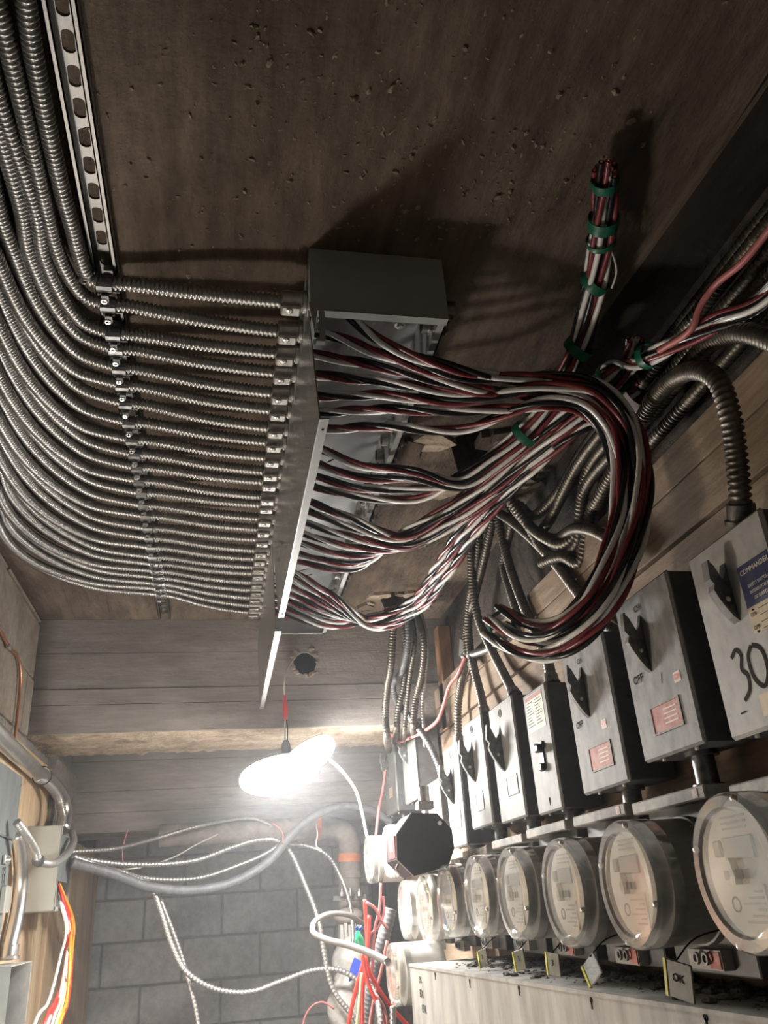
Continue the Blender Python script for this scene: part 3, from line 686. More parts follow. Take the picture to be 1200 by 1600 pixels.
band(spB1, (830, 690), 'green tape band where the wires cross in front of the dark corner', .029, w=.009)
band(spB2, (955, 592), 'green tape band around the wires cut short in the corner', .035, w=.007)
q = P(1013, 556, x=.703); mb = MB(); mb.lathe(q, P(1060, 535, x=.71) - P(1002, 564, x=.70), [(-.009, .022), (.009, .022), (.009, .0208), (-.009, .0208), (-.009, .022)], 18, False); tag(obj('tape_band', mb, 'green', None, 60), 'green tape band on the wires running on to the right', 'tape', 'tape bands on the wire ends')
band(spB3, (985, 618), 'white tape band around the cut wires beside the old conduits', .034, 'whitetape', w=.012)
full = spline(np.array(spA), .004); mb = MB(); mb.lathe(full[-6], full[-1] - full[-8], [(-.008, .030), (.006, .029), (.006, .0275), (-.008, .0285), (-.008, .030)], 18, False); tag(obj('tape_band', mb, 'green', None, 60), 'green tape band at the tail of the big wire loop', 'tape', 'tape bands on the wire ends')

# ================================================================== old dark flexible conduits on the right
def oldflex(label, pts, r=.0135, mat='flexold', pitch=.0098, group='old dark flexible conduits', name='old_conduit', ends=True, kind='flex'):
    q = [P(px, py, x=x) for px, py, x in pts]
    root = thing(name, label, 'conduit', tuple(np.array(q[-1]) - [0, 0, r]), group)
    m = MB()
    if kind == 'flex': m.flex(q, r, pitch, 12, .28)
    else: m.tube(q, r, 10, .01)
    obj('armour', m, mat, root, 180)
    if ends:
        d = _n(np.array(q[-1]) - np.array(q[-2]))
        m = MB(); m.lathe(q[-1], d, [(-.012, r * 1.0), (-.012, r * 1.25), (.012, r * 1.25), (.012, r * 1.45), (.018, r * 1.45)], 12); obj('connector', m, 'castdark', root, 40)
    return root
oldflex('thick conduit arching over to drop into the nearest pale switch', [(930, 790, .79), (985, 690, .78), (1020, 628, .765), (1052, 592, .74), (1092, 579, .725), (1122, 596, .72), (1140, 645, .725), (1150, 705, .735), (1156, 765, .74), (1158, 800, .745)], .0165)
oldflex('thick conduit arching out at the right edge above the nearest pale switch', [(985, 660, .82), (1040, 615, .80), (1085, 560, .765), (1115, 532, .75), (1155, 520, .735), (1195, 527, .73), (1240, 555, .73), (1290, 640, .74), (1330, 730, .775)], .0165, ends=False)
oldflex('thick conduit climbing steeply at the right edge behind the grey wires', [(1060, 560, .82), (1120, 535, .80), (1168, 500, .77), (1195, 465, .75), (1230, 400, .74)], .0165, ends=False)
for i, (z, x, ye, tail) in enumerate([(.905, .80, 1.62, [(870, 800), (845, 812)]), (.872, .785, 1.66, None), (.845, .80, 1.66, None), (.80, .785, 1.66, None), (.765, .80, 1.6, None)]):
    q = [(x, .35, z), (x, .8, z + .004), (x - .004, 1.2, z - .003), (x, 1.5, z)]
    ln = [[(870, 772), (830, 806), (812, 790), (790, 780), (760, 740)], [(858, 814), (846, 832), (868, 842), (900, 826), (945, 838), (985, 880)], [(905, 825), (880, 850), (850, 840), (800, 790), (760, 730)], [(900, 850), (860, 868), (825, 820), (790, 770)], [(905, 880), (880, 870), (845, 880)]][i]
    q += [P(a, b, x=.79 - .02 * j) if j < 3 else P(a, b, z=.93 + .05 * (j - 3)) for j, (a, b) in enumerate(ln)] if i != 1 else [P(a, b, x=.785 - .004 * j) for j, (a, b) in enumerate(ln)]
    root = thing('old_conduit', ['uppermost', 'second', 'third', 'fourth', 'lowest'][i] + ' of the old conduits lying side by side above the plywood', 'conduit', (x, 1.0, z - .0135), 'old dark flexible conduits')
    m = MB(); m.flex(q, .0135, .0098, 12, .28); obj('armour', m, 'flexold', root, 180)
oldflex('old conduit slanting down in front of the plywood to the large dark switch', [(742, 772, .72), (770, 795, .745), (800, 815, .76), (832, 842, .77), (868, 880, .775), (900, 922, .775), (935, 968, .775), (985, 1000, .775)], .0135)
oldflex('old conduit dropping behind the wire loop to the switch with the latch', [(770, 770, .74), (779, 815, .76), (795, 880, .77), (816, 940, .775), (838, 990, .775), (855, 1030, .765), (862, 1062, .755)], .0135)
oldflex('old conduit slanting across to the switch left of the latch switch', [(733, 800, .72), (736, 860, .735), (738, 910, .745), (747, 965, .755), (766, 1010, .765), (787, 1052, .765), (803, 1083, .755)], .0135)
oldflex('old conduit hanging straight to the middle switch with a V handle', [(752, 800, .75), (745, 880, .755), (733, 945, .76), (733, 1000, .76), (741, 1045, .76), (751, 1085, .76), (757, 1112, .755)], .0135)
oldflex('old conduit curving down to the farthest of the three V handle switches', [(770, 810, .765), (757, 870, .765), (742, 930, .765), (729, 985, .765), (729, 1025, .76), (721, 1062, .76), (716, 1100, .758), (716, 1155, .755)], .0135)
oldflex('old conduit hooked from the hole to the ledge of the plywood', [(778, 760, .76), (800, 800, .775), (792, 850, .78), (786, 880, .78), (798, 925, .78), (806, 955, .78), (806, 985, .78)], .0125)
# conduits dropping through the far hole
e = [[(617, 950, .585), (613, 1000, .58), (611, 1035, .578), (604, 1080, .575), (602, 1120, .575), (604, 1148, .572), (607, 1172, .66)],
     [(636, 950, .63), (638, 1000, .63), (628, 1048, .625), (614, 1072, .62), (619, 1093, .63), (645, 1126, .66), (670, 1162, .70), (686, 1197, .73), (690, 1214, .74)],
     [(648, 950, .67), (662, 1000, .68), (659, 1050, .68), (650, 1090, .67), (647, 1118, .66), (646, 1136, .655), (648, 1152, .71)],
     [(628, 945, .64), (634, 1010, .645), (631, 1070, .64), (622, 1110, .62), (620, 1140, .615), (618, 1160, .68)],
     [(655, 945, .70), (668, 1010, .71), (664, 1060, .70), (660, 1100, .69), (662, 1140, .69), (664, 1166, .72)],
     [(640, 948, .66), (648, 1000, .66), (640, 1060, .65), (634, 1120, .64), (632, 1145, .635), (632, 1162, .69)]]
el = ['ribbed conduit at the left of the far cluster, dropping to the farthest switch', 'smooth dark conduit with a sharp elbow in the far cluster', 'ribbed conduit at the right of the far cluster beside the stud', 'ribbed conduit in the middle of the far cluster', 'thin bright conduit next to the wooden stud', 'thin dark conduit behind the sharp elbow']
for i, (q, l) in enumerate(zip(e, el)):
    oldflex(l, q, [.014, .0125, .0125, .0125, .007, .009][i], ['flexold', 'liquid', 'flexold', 'flexold', 'flexsilver', 'flexold'][i], group='conduits dropping through the far hole', ends=False)
# galvanized plate and its stub
q = P(728, 1022, x=.76); mb = MB()
R = Matrix.Rotation(math.radians(35), 4, 'X'); R.translation = Vector(q); mb.bev((-.001, -.075, -.03), (.002, .075, .03), .0009, 1, np.array(R)); cov = thing('box_cover', 'tilted galvanized plate hanging behind the old conduits', 'plate', tuple(q))
obj('plate', mb, 'zinc', cov); mb = MB(); mb.flex([q + [0.0, .02, 0], P(752, 1018, x=.765), P(775, 1008, x=.775), P(800, 990, x=.78)], .012, .006, 12, .18); obj('stub_conduit', mb, 'flex', cov, 180)
mb = MB(); mb.tube([P(727, 1026, x=.75), P(716, 1052, x=.74), P(702, 1072, x=.735), P(692, 1106, x=.73), P(684, 1125, x=.72), P(662, 1143, x=.69), P(640, 1153, x=.66), P(620, 1158, x=.645)], .0062, 8, .01)
tag(obj('pink_wire', mb, 'wpink', None, 60), 'faded pink wire swinging from the tilted plate to the far switches', 'wire')
mb = MB(); mb.tube([P(640, 1153, x=.655), P(622, 1159, x=.64), P(614, 1150, x=.635), P(604, 1148, x=.63), P(603, 1165, x=.63)], .005, 8, .008)
tag(obj('pink_wire', mb, 'wpink', None, 60), 'short pink wire hooked over the top of the farthest switch', 'wire')

# ================================================================== safety switches
XS = .69                                     # plane of the switch fronts
RT, UP = (0, -1, 0), (0, 0, 1)               # reading direction on fronts that face the aisle
def front_text(s, size, y, z, mat, parent, x=XS, name='lettering'):
    return text(s, size, (x - .0006, y, z), RT, UP, mat, parent, name)
def handle(parent, y, z, s, mat='castdark', thick=.010, hook=False):
    """a flat lever standing out from the front: horn, notch, curved tail"""
    prof = [(.0, .052), (.006, .030), (.014, .018), (.026, .046), (.036, .056), (.040, .018), (.033, .008), (.037, -.004), (.030, -.022), (.020, -.040), (.010, -.055), (.0, -.064)]
    m = MB(); m.prism([(XS - u * s, y + thick / 2, z + v * s) for u, v in prof], (0, -thick, 0)); h = obj('handle', m, mat, parent)
    m = MB(); m.prism([(XS - u * s - .0006, y + thick / 2 + .0006, z + v * s) for u, v in prof[4:]] + [(XS - (u - .004) * s, y + thick / 2 + .0006, z + v * s) for u, v in prof[:3:-1]], (0, -thick - .0012, 0)); obj('handle_edge', m, 'switch', h)  # paler strip along the front edge paints in its lit rim
    m = MB(); m.lathe((XS - .014 * s, y - thick / 2, z - .022 * s), (0, -1, 0), [(0, .004), (.002, .004), (.003, .0025)], 10); obj('rivet', m, 'screw', h)
    return h
def switch(label, ft, nt, fb, mat='switch', hd=None, lab=None, depth=.092, bevel=.004, nip=None, extra=None):
    """ft, nt, fb: pixel corners far-top, near-top, far-bottom of the front on plane x = XS"""
    a, b, c = P(*ft, x=XS), P(*nt, x=XS), P(*fb, x=XS)
    ya, yb = (a[1] + c[1]) / 2, b[1]; z1, z0 = (a[2] + b[2]) / 2, c[2]
    xb = XS + depth
    root = thing('safety_switch', label, 'electrical switch', ((XS + xb) / 2, (ya + yb) / 2, z0))
    m = MB(); m.bev((XS + .004, yb, z0), (xb, ya, z1), .0015); body = obj('body', m, 'switchside', root)
    m = MB(); m.bev((XS, yb - .002, z0 - .002), (XS + .010, ya + .002, z1 + .002), bevel if bevel < .005 else .0045); obj('door', m, mat, root)
    w, h = ya - yb, z1 - z0
    L = lambda u, v: (ya - u * w, z0 + v * h)
    if hd: handle(root, *L(hd[0], hd[1]), hd[2])
    if lab:
        u0, v0, u1, v1, lm = lab
        (y0, q0), (y1, q1) = L(u0, v0), L(u1, v1)
        m = MB(); fr = .0025
        m.plate([[(y0 + fr, q0 - fr), (y1 - fr, q0 - fr), (y1 - fr, q1 + fr), (y0 + fr, q1 + fr)], [(y0, q0), (y0, q1), (y1, q1), (y1, q0)]], lambda y, z: (XS - .0018, y, z), (.002, 0, 0)); fo = obj('window_frame', m, mat, root)
        m = MB(); m.box((XS - .0006, y1, q0), (XS + .001, y0, q1)); nl = obj('nameplate', m, lm, root)
        for i in range(4):
            zz = q0 + (q1 - q0) * (.22 + .18 * i); m = MB(); m.box((XS - .0011, y1 + (y0 - y1) * .12, zz), (XS - .0006, y0 - (y0 - y1) * (.42 if lm == 'redlabel' else .25), zz + .0022)); obj('print_line', m, 'label' if lm == 'redlabel' else 'redlabel', nl)
    m = MB(); m.lathe((XS + .05, (ya + yb) / 2, z0 + .001), (0, 0, -1), [(0, .026), (.008, .026), (.008, .0175), (.05, .0175), (.05, .024), (.058, .024)], 16); obj('nipple', m, 'castdark', root, 40)
    m = MB()
    for u in (.2, .75): m.lathe((XS + .016, ya - u * w, z0), (0, 0, -1), [(0, .0045), (.005, .004)], 8)
    for q in (m,):
        pass
    for u in (.2, .75):
        m = MB(); m.lathe((XS + .016, ya - u * w, z0), (0, 0, -1), [(0, .0045), (.005, .004)], 8); obj('cover_screw', m, 'screw', root)
    return root, L, (ya, yb, z0, z1)
# nearest, pale, with the sticker and the big number
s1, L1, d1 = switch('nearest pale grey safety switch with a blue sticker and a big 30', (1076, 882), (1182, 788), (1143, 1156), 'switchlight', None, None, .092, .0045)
_, y, z = P(1140, 926, x=XS); handle(s1, y, z + .004, .74, 'castdark', .014)
_, ys0, zs0 = P(1192, 938, x=XS); m = MB(); m.box((XS - .0008, ys0 - .034, zs0), (XS, ys0 + .034, zs0 + .058)); st1 = obj('sticker', m, 'bluelabel', s1)
front_text('COMMANDER', .0098, ys0 - .003, zs0 + .047, 'label', st1, XS - .0008)
for i in range(3): front_text(['SAFETY SWITCH', 'INTERRUPTEUR', 'DE SURETE'][i], .006, ys0 - .003, zs0 + .026 - .009 * i, 'label', st1, XS - .0008)
m = MB(); m.box((XS - .0008, ys0 - .034, zs0 - .036), (XS, ys0 + .034, zs0 - .001)); st2 = obj('sticker', m, 'tanlabel', s1)
for i in range(4): m = MB(); m.box((XS - .0013, ys0 - .032, zs0 - .034 + .009 * i), (XS - .0008, ys0 + .012, zs0 - .0335 + .009 * i)); obj('rule_line', m, 'ink', st2)
front_text('ON', .0075, ys0 + .023, zs0 - .011, 'ink', st2, XS - .0008); front_text('OFF', .0075, ys0 + .023, zs0 - .029, 'ink', st2, XS - .0008)
for s in (0, 1):
    zz = zs0 - .006 if s == 0 else zs0 - .0335; dd = .003 if s == 0 else -.003
    m = MB(); m.prism([(XS - .0013, ys0 + .026, zz), (XS - .0013, ys0 + .020, zz), (XS - .0013, ys0 + .023, zz + dd)], (.0004, 0, 0)); obj('arrow', m, 'ink', st2)
_, y, z = P(1168, 1050, x=XS)
def stroke(parent, pts, r, mat='inkgrey'):
    mb = MB(); p = spline([(XS - .0002, a, b) for a, b in pts], .003); T = np.gradient(p, axis=0); T /= np.linalg.norm(T, axis=1)[:, None]; S = np.cross(T, [1, 0, 0]) * r
    v = np.vstack([p + S - [.0006, 0, 0], p - S - [.0006, 0, 0]]); n = len(p); mb.add(v, [(i, i + 1, n + i + 1, n + i) for i in range(n - 1)]); return obj('pen_stroke', mb, mat, parent)
stroke(s1, [(y + .026, z + .026), (y + .012, z + .034), (y + .004, z + .024), (y + .010, z + .006), (y + .001, z - .004), (y + .004, z - .022), (y + .020, z - .034)], .0030)
stroke(s1, [(y - .022, z + .030), (y - .010, z + .018), (y - .012, z - .012), (y - .028, z - .026), (y - .042, z - .010), (y - .040, z + .020), (y - .024, z + .030)], .0030)
stroke(s1, [(y + .036, z - .048), (y + .024, z - .047)], .0012)
_, yy, zz = P(1191, 1105, x=XS); m = MB(); m.box((XS - .001, max(yy - .03, d1[1] + .003), zz - .012), (XS, yy, zz + .016)); obj('nameplate', m, 'tanlabel', s1)
# second and third: brown-grey with OFF / ON marks
for lb, c, off, sz in [('large dusty grey switch with OFF marking, beside the nearest pale switch', ((958, 957), (1037, 888), (1011, 1190)), ((998, 1062), (1058, 1057), (1035, 1058)), .019),
                 ('dusty grey switch with OFF marking, between the latch switch and the larger one', ((876, 1033), (938, 985), (915, 1241)), ((906, 1133), (944, 1131), (928, 1131)), .017)]:
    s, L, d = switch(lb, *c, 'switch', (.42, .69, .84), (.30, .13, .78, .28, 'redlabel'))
    _, y, z = P(*off[0], x=XS); front_text('OFF', sz, y, z, 'ink', s); front_text('CH', sz * .8, *L(.42, .90), 'inkgrey', s)
    _, y, z = P(*off[1], x=XS); m = MB(); m.box((XS - .0005, y - .010, z - .008), (XS, y + .010, z + .008)); t_ = obj('on_tag', m, 'whitelabel', s); front_text('ON', .012, y, z, 'red', t_, XS - .0005)
    if sz > .018: stroke(s, [(P(1035, 1068, x=XS)[1], P(1035, 1068, x=XS)[2]), (P(1034, 1058, x=XS)[1], P(1034, 1058, x=XS)[2]), (P(1034, 1050, x=XS)[1], P(1034, 1050, x=XS)[2])], .0008, 'ink')
# latch switch
s4, L4, d4 = switch('bright grey switch with a latch and a red-headed warning label', (816, 1090), (849, 1066), (843, 1273), 'switchmid')
(y0, q0), (y1, q1) = L4(.08, .66), L4(.86, .97); m = MB(); m.box((XS - .0006, y1, q0), (XS, y0, q1)); wl_ = obj('warning_label', m, 'label', s4)
m = MB(); m.box((XS - .001, y1 + .002, q1 - .010), (XS - .0006, y0 - .002, q1 - .001)); obj('warning_heading', m, 'redlabel', wl_)
for j in range(2):
    for i in range(9):
        m = MB(); a0 = y0 - .004 - j * (y0 - y1) * .5; m.box((XS - .0009, a0 - (y0 - y1) * (.40 - .06 * ((i * 3 + j) % 4)), q1 - .016 - .0065 * i), (XS - .0006, a0, q1 - .0145 - .0065 * i)); obj('print_line', m, 'inkgrey', wl_)
y, z = L4(.55, .47)
m = MB(); m.bev((XS - .004, y - .010, z - .035), (XS, y + .010, z + .022), .001); lt = obj('latch_plate', m, 'switchside', s4)
m = MB(); m.lathe((XS - .004, y, z + .008), (-1, 0, 0), [(0, .010), (.012, .010), (.014, .007)], 14); obj('latch_knob', m, 'blackp', lt, 40)
m = MB(); m.bev((XS - .020, y - .022, z - .002), (XS - .008, y - .002, z + .014), .003); obj('latch_tab', m, 'blackp', lt)
m = MB(); m.bev((XS - .012, y - .009, z - .040), (XS, y + .010, z - .024), .003); obj('latch_lug', m, 'blackp', lt)
y, z = L4(.55, .09); m = MB(); m.cyl((XS - .0006, y, z), (XS, y, z), .0045, 10); m.box((XS - .0006, y - .002, z - .012), (XS, y + .002, z)); obj('keyhole', m, 'ink', s4)
# three with V handles
for lb, c, lab in [('grey switch with a V handle, directly left of the latch switch', ((762, 1113), (797, 1085), (785, 1286)), (.45, .20, .85, .34, 'whitelabel')),
                   ('middle V handle switch with a torn brown label', ((721, 1138), (750, 1113), (740, 1296)), (.36, .15, .70, .30, 'whitelabel')),
                   ('farthest V handle switch with its tall label low down, beside the small box', ((690, 1177), (714, 1157), (709, 1325)), (.40, .18, .78, .33, 'whitelabel'))]:
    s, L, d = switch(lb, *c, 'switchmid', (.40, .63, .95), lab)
    y, z = L(.50, .91); m = MB(); m.lathe((XS, y, z), (-1, 0, 0), [(0, .010), (.0012, .010), (.0012, .0085), (0.0002, .0085)], 16, False); e_ = obj('maker_emblem', m, 'inkgrey', s); front_text('G', .012, y, z, 'inkgrey', e_)
# small box and the far pair
s, L, d = switch('small pale box tucked beside the octagonal black box', (666, 1228), (684, 1216), (672, 1290), 'switchmid', None, None)
s, L, d = switch('far pale switch with an angled handle, nearer of the far pair', (628, 1140), (644, 1127), (631, 1259), 'switchmid', (.45, .68, .9), (.3, .30, .7, .40, 'whitelabel'))
s, L, d = switch('farthest pale switch in the row, left of the whole line', (597, 1168), (614, 1154), (604, 1277), 'switchmid', (.45, .68, .9), (.4, .22, .65, .36, 'tanlabel'))

# ================================================================== meters in a row
XM, MR = .56, .0845
def meter(label, cpx, x=XM, r=MR, body='meterbody', face=True, depth=.125, axis=(-1, 0, 0), knob=True, seed=0):
    c = P(*cpx, x=x) if np.isscalar(x) else np.array(x)
    root = thing('electric_meter', label, 'electric meter', (c[0] + depth / 2, c[1], c[2] - r), 'glass-fronted electric meters')
    ba = c + np.array([depth, 0, 0])
    A = (-1, 0, 0)
    m = MB(); m.lathe(ba, A, [(0, r * .97), (.012, r * 1.0), (.018, r * .97), (depth - .030, r * .965), (depth - .030, r * .90)], 40); obj('housing', m, body, root, 40)
    m = MB(); m.lathe(ba, A, [(depth - .046, r * .985), (depth - .012, r * .99), (depth - .004, r * .975), (depth, r * .94), (depth + .0005, r * .80), (depth - .003, r * .76), (depth - .003, .0)], 40, False); cv = obj('clear_cover', m, 'clear', root, 40)
    m = MB(); m.lathe(ba, A, [(depth - .0125, r * .80), (depth - .0120, .0005)], 32, False); fc = obj('dial_face', m, 'cream', root)
    fx = c[0] + .0115
    R = lambda yy, zz: (fx, c[1] + yy, c[2] + zz)
    if face:
        m = MB(); m.bev((fx - .002, c[1] - .032, c[2] + .012), (fx + .002, c[1] + .026, c[2] + .036), .001); obj('display', m, 'lcd', fc)
        m = MB(); m.bev((fx - .003, c[1] + .030, c[2] + .016), (fx + .002, c[1] + .046, c[2] + .034), .002); obj('sensor', m, 'inkfaint', fc)
        m = MB(); m.box((fx - .0012, c[1] - .034, c[2] - .056), (fx + .001, c[1] + .036, c[2] - .014)); pl = obj('nameplate', m, 'label', fc)
        for i in range(6): m = MB(); m.box((fx - .0017, c[1] - .03, c[2] - .052 + .006 * i), (fx - .0011, c[1] + .010 - .012 * ((i * 7 + seed) % 3), c[2] - .0495 + .006 * i)); obj('print_line', m, 'inkfaint', pl)
        m = MB(); m.lathe((fx - .0012, c[1] + .024, c[2] - .033), A, [(0, .0085), (.0006, .0085), (.0006, .0065), (.0001, .0065)], 14, False); obj('maker_emblem', m, 'inkgrey', pl)
        for i in range(3): m = MB(); m.box((fx - .0006, c[1] - .026, c[2] + .044 + .006 * i), (fx + .001, c[1] + .022, c[2] + .046 + .006 * i)); obj('print_line', m, 'inkfaint', fc)
        for i in range(4): m = MB(); m.box((fx - .002, c[1] - .012 + .013 * i, c[2] - .008), (fx + .001, c[1] - .004 + .013 * i, c[2] + .002)); obj('chip', m, 'inkfaint', fc)
    if knob:
        m = MB(); ky, kz = c[1] - .004, c[2] - .004; m.prism([(c[0] + .003, ky, kz + .018), (c[0] + .003, ky + .006, kz - .002), (c[0] + .003, ky + .004, kz - .009), (c[0] + .003, ky - .004, kz - .009), (c[0] + .003, ky - .006, kz - .002)], (-.009, 0, 0)); obj('reset_lever', m, 'clear', cv)
    for a in (20, 110, 200, 290):
        a = math.radians(a); m = MB(); m.sphere((c[0] + .004, c[1] + r * .93 * math.cos(a), c[2] + r * .93 * math.sin(a)), .0045, 8, 6); obj('rim_rivet', m, 'screw', cv, 180)
    return c
mlist = [('nearest and largest electric meter, cut off by the right edge', (1146, 1362)), ('second electric meter from the right edge', (975, 1381)), ('third electric meter from the right edge', (875, 1394)), ('fourth electric meter from the right edge', (797, 1396)),
         ('fifth electric meter from the right edge', (741, 1400)), ('sixth electric meter from the right edge, below the black octagon', (695, 1407)), ('seventh electric meter from the right, second from the far end of the row', (660, 1418)), ('farthest electric meter of the long row, dazzling white', (630, 1422))]
mc = []
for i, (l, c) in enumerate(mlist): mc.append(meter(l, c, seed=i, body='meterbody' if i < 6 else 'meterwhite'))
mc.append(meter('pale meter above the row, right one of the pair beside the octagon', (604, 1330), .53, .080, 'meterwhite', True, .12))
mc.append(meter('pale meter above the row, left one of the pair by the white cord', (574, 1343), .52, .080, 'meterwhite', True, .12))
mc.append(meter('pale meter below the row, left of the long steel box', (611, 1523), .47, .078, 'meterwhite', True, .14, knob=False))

# meter sockets on the wall behind the row
for i in range(8):
    c = mc[i]; zt = [.108, .118, .122, .122, .118, .112, .10, .10][i]
    y0, y1 = c[1] - .105, c[1] + .105
    root = thing('meter_socket', f'dusty steel meter socket box behind the {ORD[i]} meter from the right edge', 'meter socket', (.72, c[1], -.12), 'meter sockets behind the row')
    m = MB(); m.bev((.672, y0, -.115), (.788, y1, zt - .012), .002); obj('box', m, 'switchside', root)
    m = MB(); m.bev((.648, y0 - .004, zt - .016), (.788, y1 + .004, zt + .002), .002); obj('lid_flange', m, 'socket', root)
    m = MB(); m.lathe((.672, c[1], c[2]), (-1, 0, 0), [(0, MR * 1.0), (.012, MR * 1.0), (.014, MR * .95)], 32); obj('socket_ring', m, 'socket', root, 40)
    m = MB(); m.box((.655, c[1] - .05, c[2] - .112), (.672, c[1] + .035, c[2] - .088)); obj('lower_bracket', m, 'socket', root)
    for j in (-1, 1):
        m = MB(); m.lathe((.650, c[1] + .012 * j - .01, c[2] - .098), (-1, 0, 0), [(0, .008), (.004, .008), (.004, .005), (.0, .005)], 10, False); obj('seal_eye', m, 'castdark', root)
    if i in (0, 1, 2, 3): m = MB(); m.box((.653, c[1] - .048, c[2] - .110), (.655, c[1] - .020, c[2] - .090)); obj('red_sticker', m, 'redlabel', root)
    if i < 3: m = MB(); y, z = y0 + .02, zt - .007; m.box((.6472, y - .007, z - .006), (.648, y + .007, z + .006)); obj('number_tag', m, 'whitelabel', root); text('3', .010, (.6468, y, z), RT, UP, 'red', root)
# octagonal black box with its red plate
yo = 2.30
pts = [(643, 1271), (683, 1272), (705, 1296), (709, 1325), (700, 1353), (647, 1368), (621, 1343), (620, 1304)]
oc = thing('octagonal_box', 'black octagonal steel box with a small red plate, above the meters', 'box', tuple(P(665, 1366, y=yo)))
f0 = np.array([P(*p, y=yo) for p in pts]); cen = f0.mean(0)
m = MB(); m.prism(f0 + [0, .006, 0], (0, .15, 0)); ob_ = obj('body', m, 'blackp', oc)
m = MB(); m.prism(cen + (f0 - cen) * 1.02, (0, .008, 0)); lid = obj('lid', m, 'blackp', oc)
e = (f0 - cen) * 1.02 + cen
for i in (5, 6, 7): m = MB(); m.tube([e[i], e[(i + 1) % 8]], .0018, 6); obj('lid_edge', m, 'switchlight', lid)  # pale beads on the left edges only, the lit rim as colour
m = MB(); q = P(687, 1286, y=yo - .001); m.cyl(q, q - [0, .003, 0], .006, 12); obj('lid_screw', m, 'screw', lid)
xl = (f0[6][0] + f0[7][0]) / 2; zl = (f0[6][2] + f0[7][2]) / 2
m = MB(); m.box((xl - .003, yo + .02, zl - .026), (xl + .004, yo + .11, zl + .03)); rp = obj('red_plate', m, 'red', oc); text('HE', .036, (xl - .0032, yo + .065, zl + .004), RT, UP, 'label', rp)
q = P(626, 1358, y=yo + .04); m = MB(); m.tube([q + [-.006, 0, .012], q + [-.012, 0, 0], q + [-.004, 0, -.012]], .003, 6, .004); obj('hasp', m, 'zinc', oc)
q = P(664, 1264, y=yo + .045); m = MB(); m.bev(q - [.022, .02, .002], q + [.022, .02, .020], .002); m.cyl(q + [0, 0, .02], q + [0, 0, .06], .016, 14); obj('hub', m, 'cast', oc, 40)
# long steel box under the meters
zt = -.147
def fx_(y): return .50 + .085 * (2.384 - y)
def PT(px, py, out=.0):
    d = W @ np.array([px - 600.0, py - 800.0, F]); return d * ((.50 + .085 * 2.384) / (d[0] + .085 * d[1])) - np.array([out, 0, 0])
TR = _n(np.array([.085, -1, 0]))
tr = thing('steel_trough', 'long dented steel box with pen marks under the meters', 'wireway', (.62, 1.2, -.50))
m = MB(); m.prism([(fx_(2.384), 2.384, -.52), (.788, 2.384, -.52), (.788, .3, -.52), (fx_(.3), .3, -.52)], (0, 0, zt + .52)); obj('body', m, 'trough', tr)
m = MB(); m.prism([(fx_(2.384) - .002, 2.386, zt - .003), (.788, 2.386, zt - .003), (.788, .3, zt - .003), (fx_(.3) - .002, .3, zt - .003)], (0, 0, .006)); obj('lid', m, 'trough', tr)
for px, py in [(680, 1522), (734, 1533), (811, 1544), (924, 1563), (1103, 1590)]:
    q = PT(px, py, .0004); m = MB(); m.lathe(q, (-1, 0, 0), [(0, .0045), (.0006, .0045)], 10); m.box(q + [-.0006, -.0015, -.012], q + [.0, .0025, 0]); obj('keyhole', m, 'ink', tr)
for s, px, py, sz in [('2K', 657, 1531, .026), ('BX', 659, 1553, .030), ('15K', 663, 1577, .030)]:
    text(s, sz * .8, PT(px, py, .0004), TR, UP, 'inkgrey', tr, 'pen_lettering')
# dust and rubble on top of it
mb = MB()
for _ in range(900):
    y = .75 + 1.5 * rng.random(); x = fx_(y) + .02 + (.77 - fx_(y)) * rng.random() ** .6; r = .0012 + .004 * rng.random() ** 4 * 2
    mb.sphere((x, y, zt + .003 + r * .3), r, 6, 4, (1 + .8 * rng.random(), 1 + .8 * rng.random(), .6), None, .18)
o = tag(obj('rubble', mb, 'dust'), 'dark dust and crumbs lying on the long steel box', 'rubble'); o['kind'] = 'stuff'
# seal tags hanging under the meters
for i, (px, py, x, a, l) in enumerate([(1062, 1532, .53, 12, 'nearest yellow-edged seal tag hanging under the second meter'), (925, 1515, .55, -40, 'clear bent seal tag standing on the steel box'), (865, 1507, .56, 5, 'dusty seal tag under the third meter'), (812, 1500, .575, -12, 'dusty seal tag under the fourth meter'), (755, 1497, .58, -14, 'dusty tilted seal tag under the fifth meter'), (656, 1493, .57, 0, 'bright yellow seal tag at the far corner of the steel box')]):
    q = P(px, py, x=x); R = Matrix.Rotation(math.radians(a), 4, 'X') @ Matrix.Rotation(math.radians(18), 4, 'Z'); R.translation = Vector(q); hh = .020 if i == 0 else .017
    tg = thing('seal_tag', l, 'tag', tuple(q - [0, 0, hh]), 'seal tags under the meters')
    m = MB(); m.bev((-.0015, -hh, -hh), (.0015, hh, hh), .0007, 1, np.array(R)); obj('tag_plate', m, 'clear' if i == 1 else 'tag', tg)
    m = MB(); m.box((-.0025, hh - .003, -hh), (.002, hh + .001, hh), np.array(R)); obj('tag_edge', m, 'tagy', tg)
    if i != 1:
        u = np.array(R)[:3, :3]; text('OK' if i == 0 else '3', .012, np.array(q) + u @ np.array([-.0018, 0, .002]), u @ np.array([0, -1., 0]), u @ np.array([0, 0, 1.]), 'ink', tg)
    m = MB(); m.tube([q + [0, 0, hh], q + [.03, .005, hh + .02], q + [.085, .01, hh + .03]], .0011, 5, .01); obj('seal_wire', m, 'ink', tg)

# ================================================================== left wall: panel, box, pipes, wires
XP = XL + .02
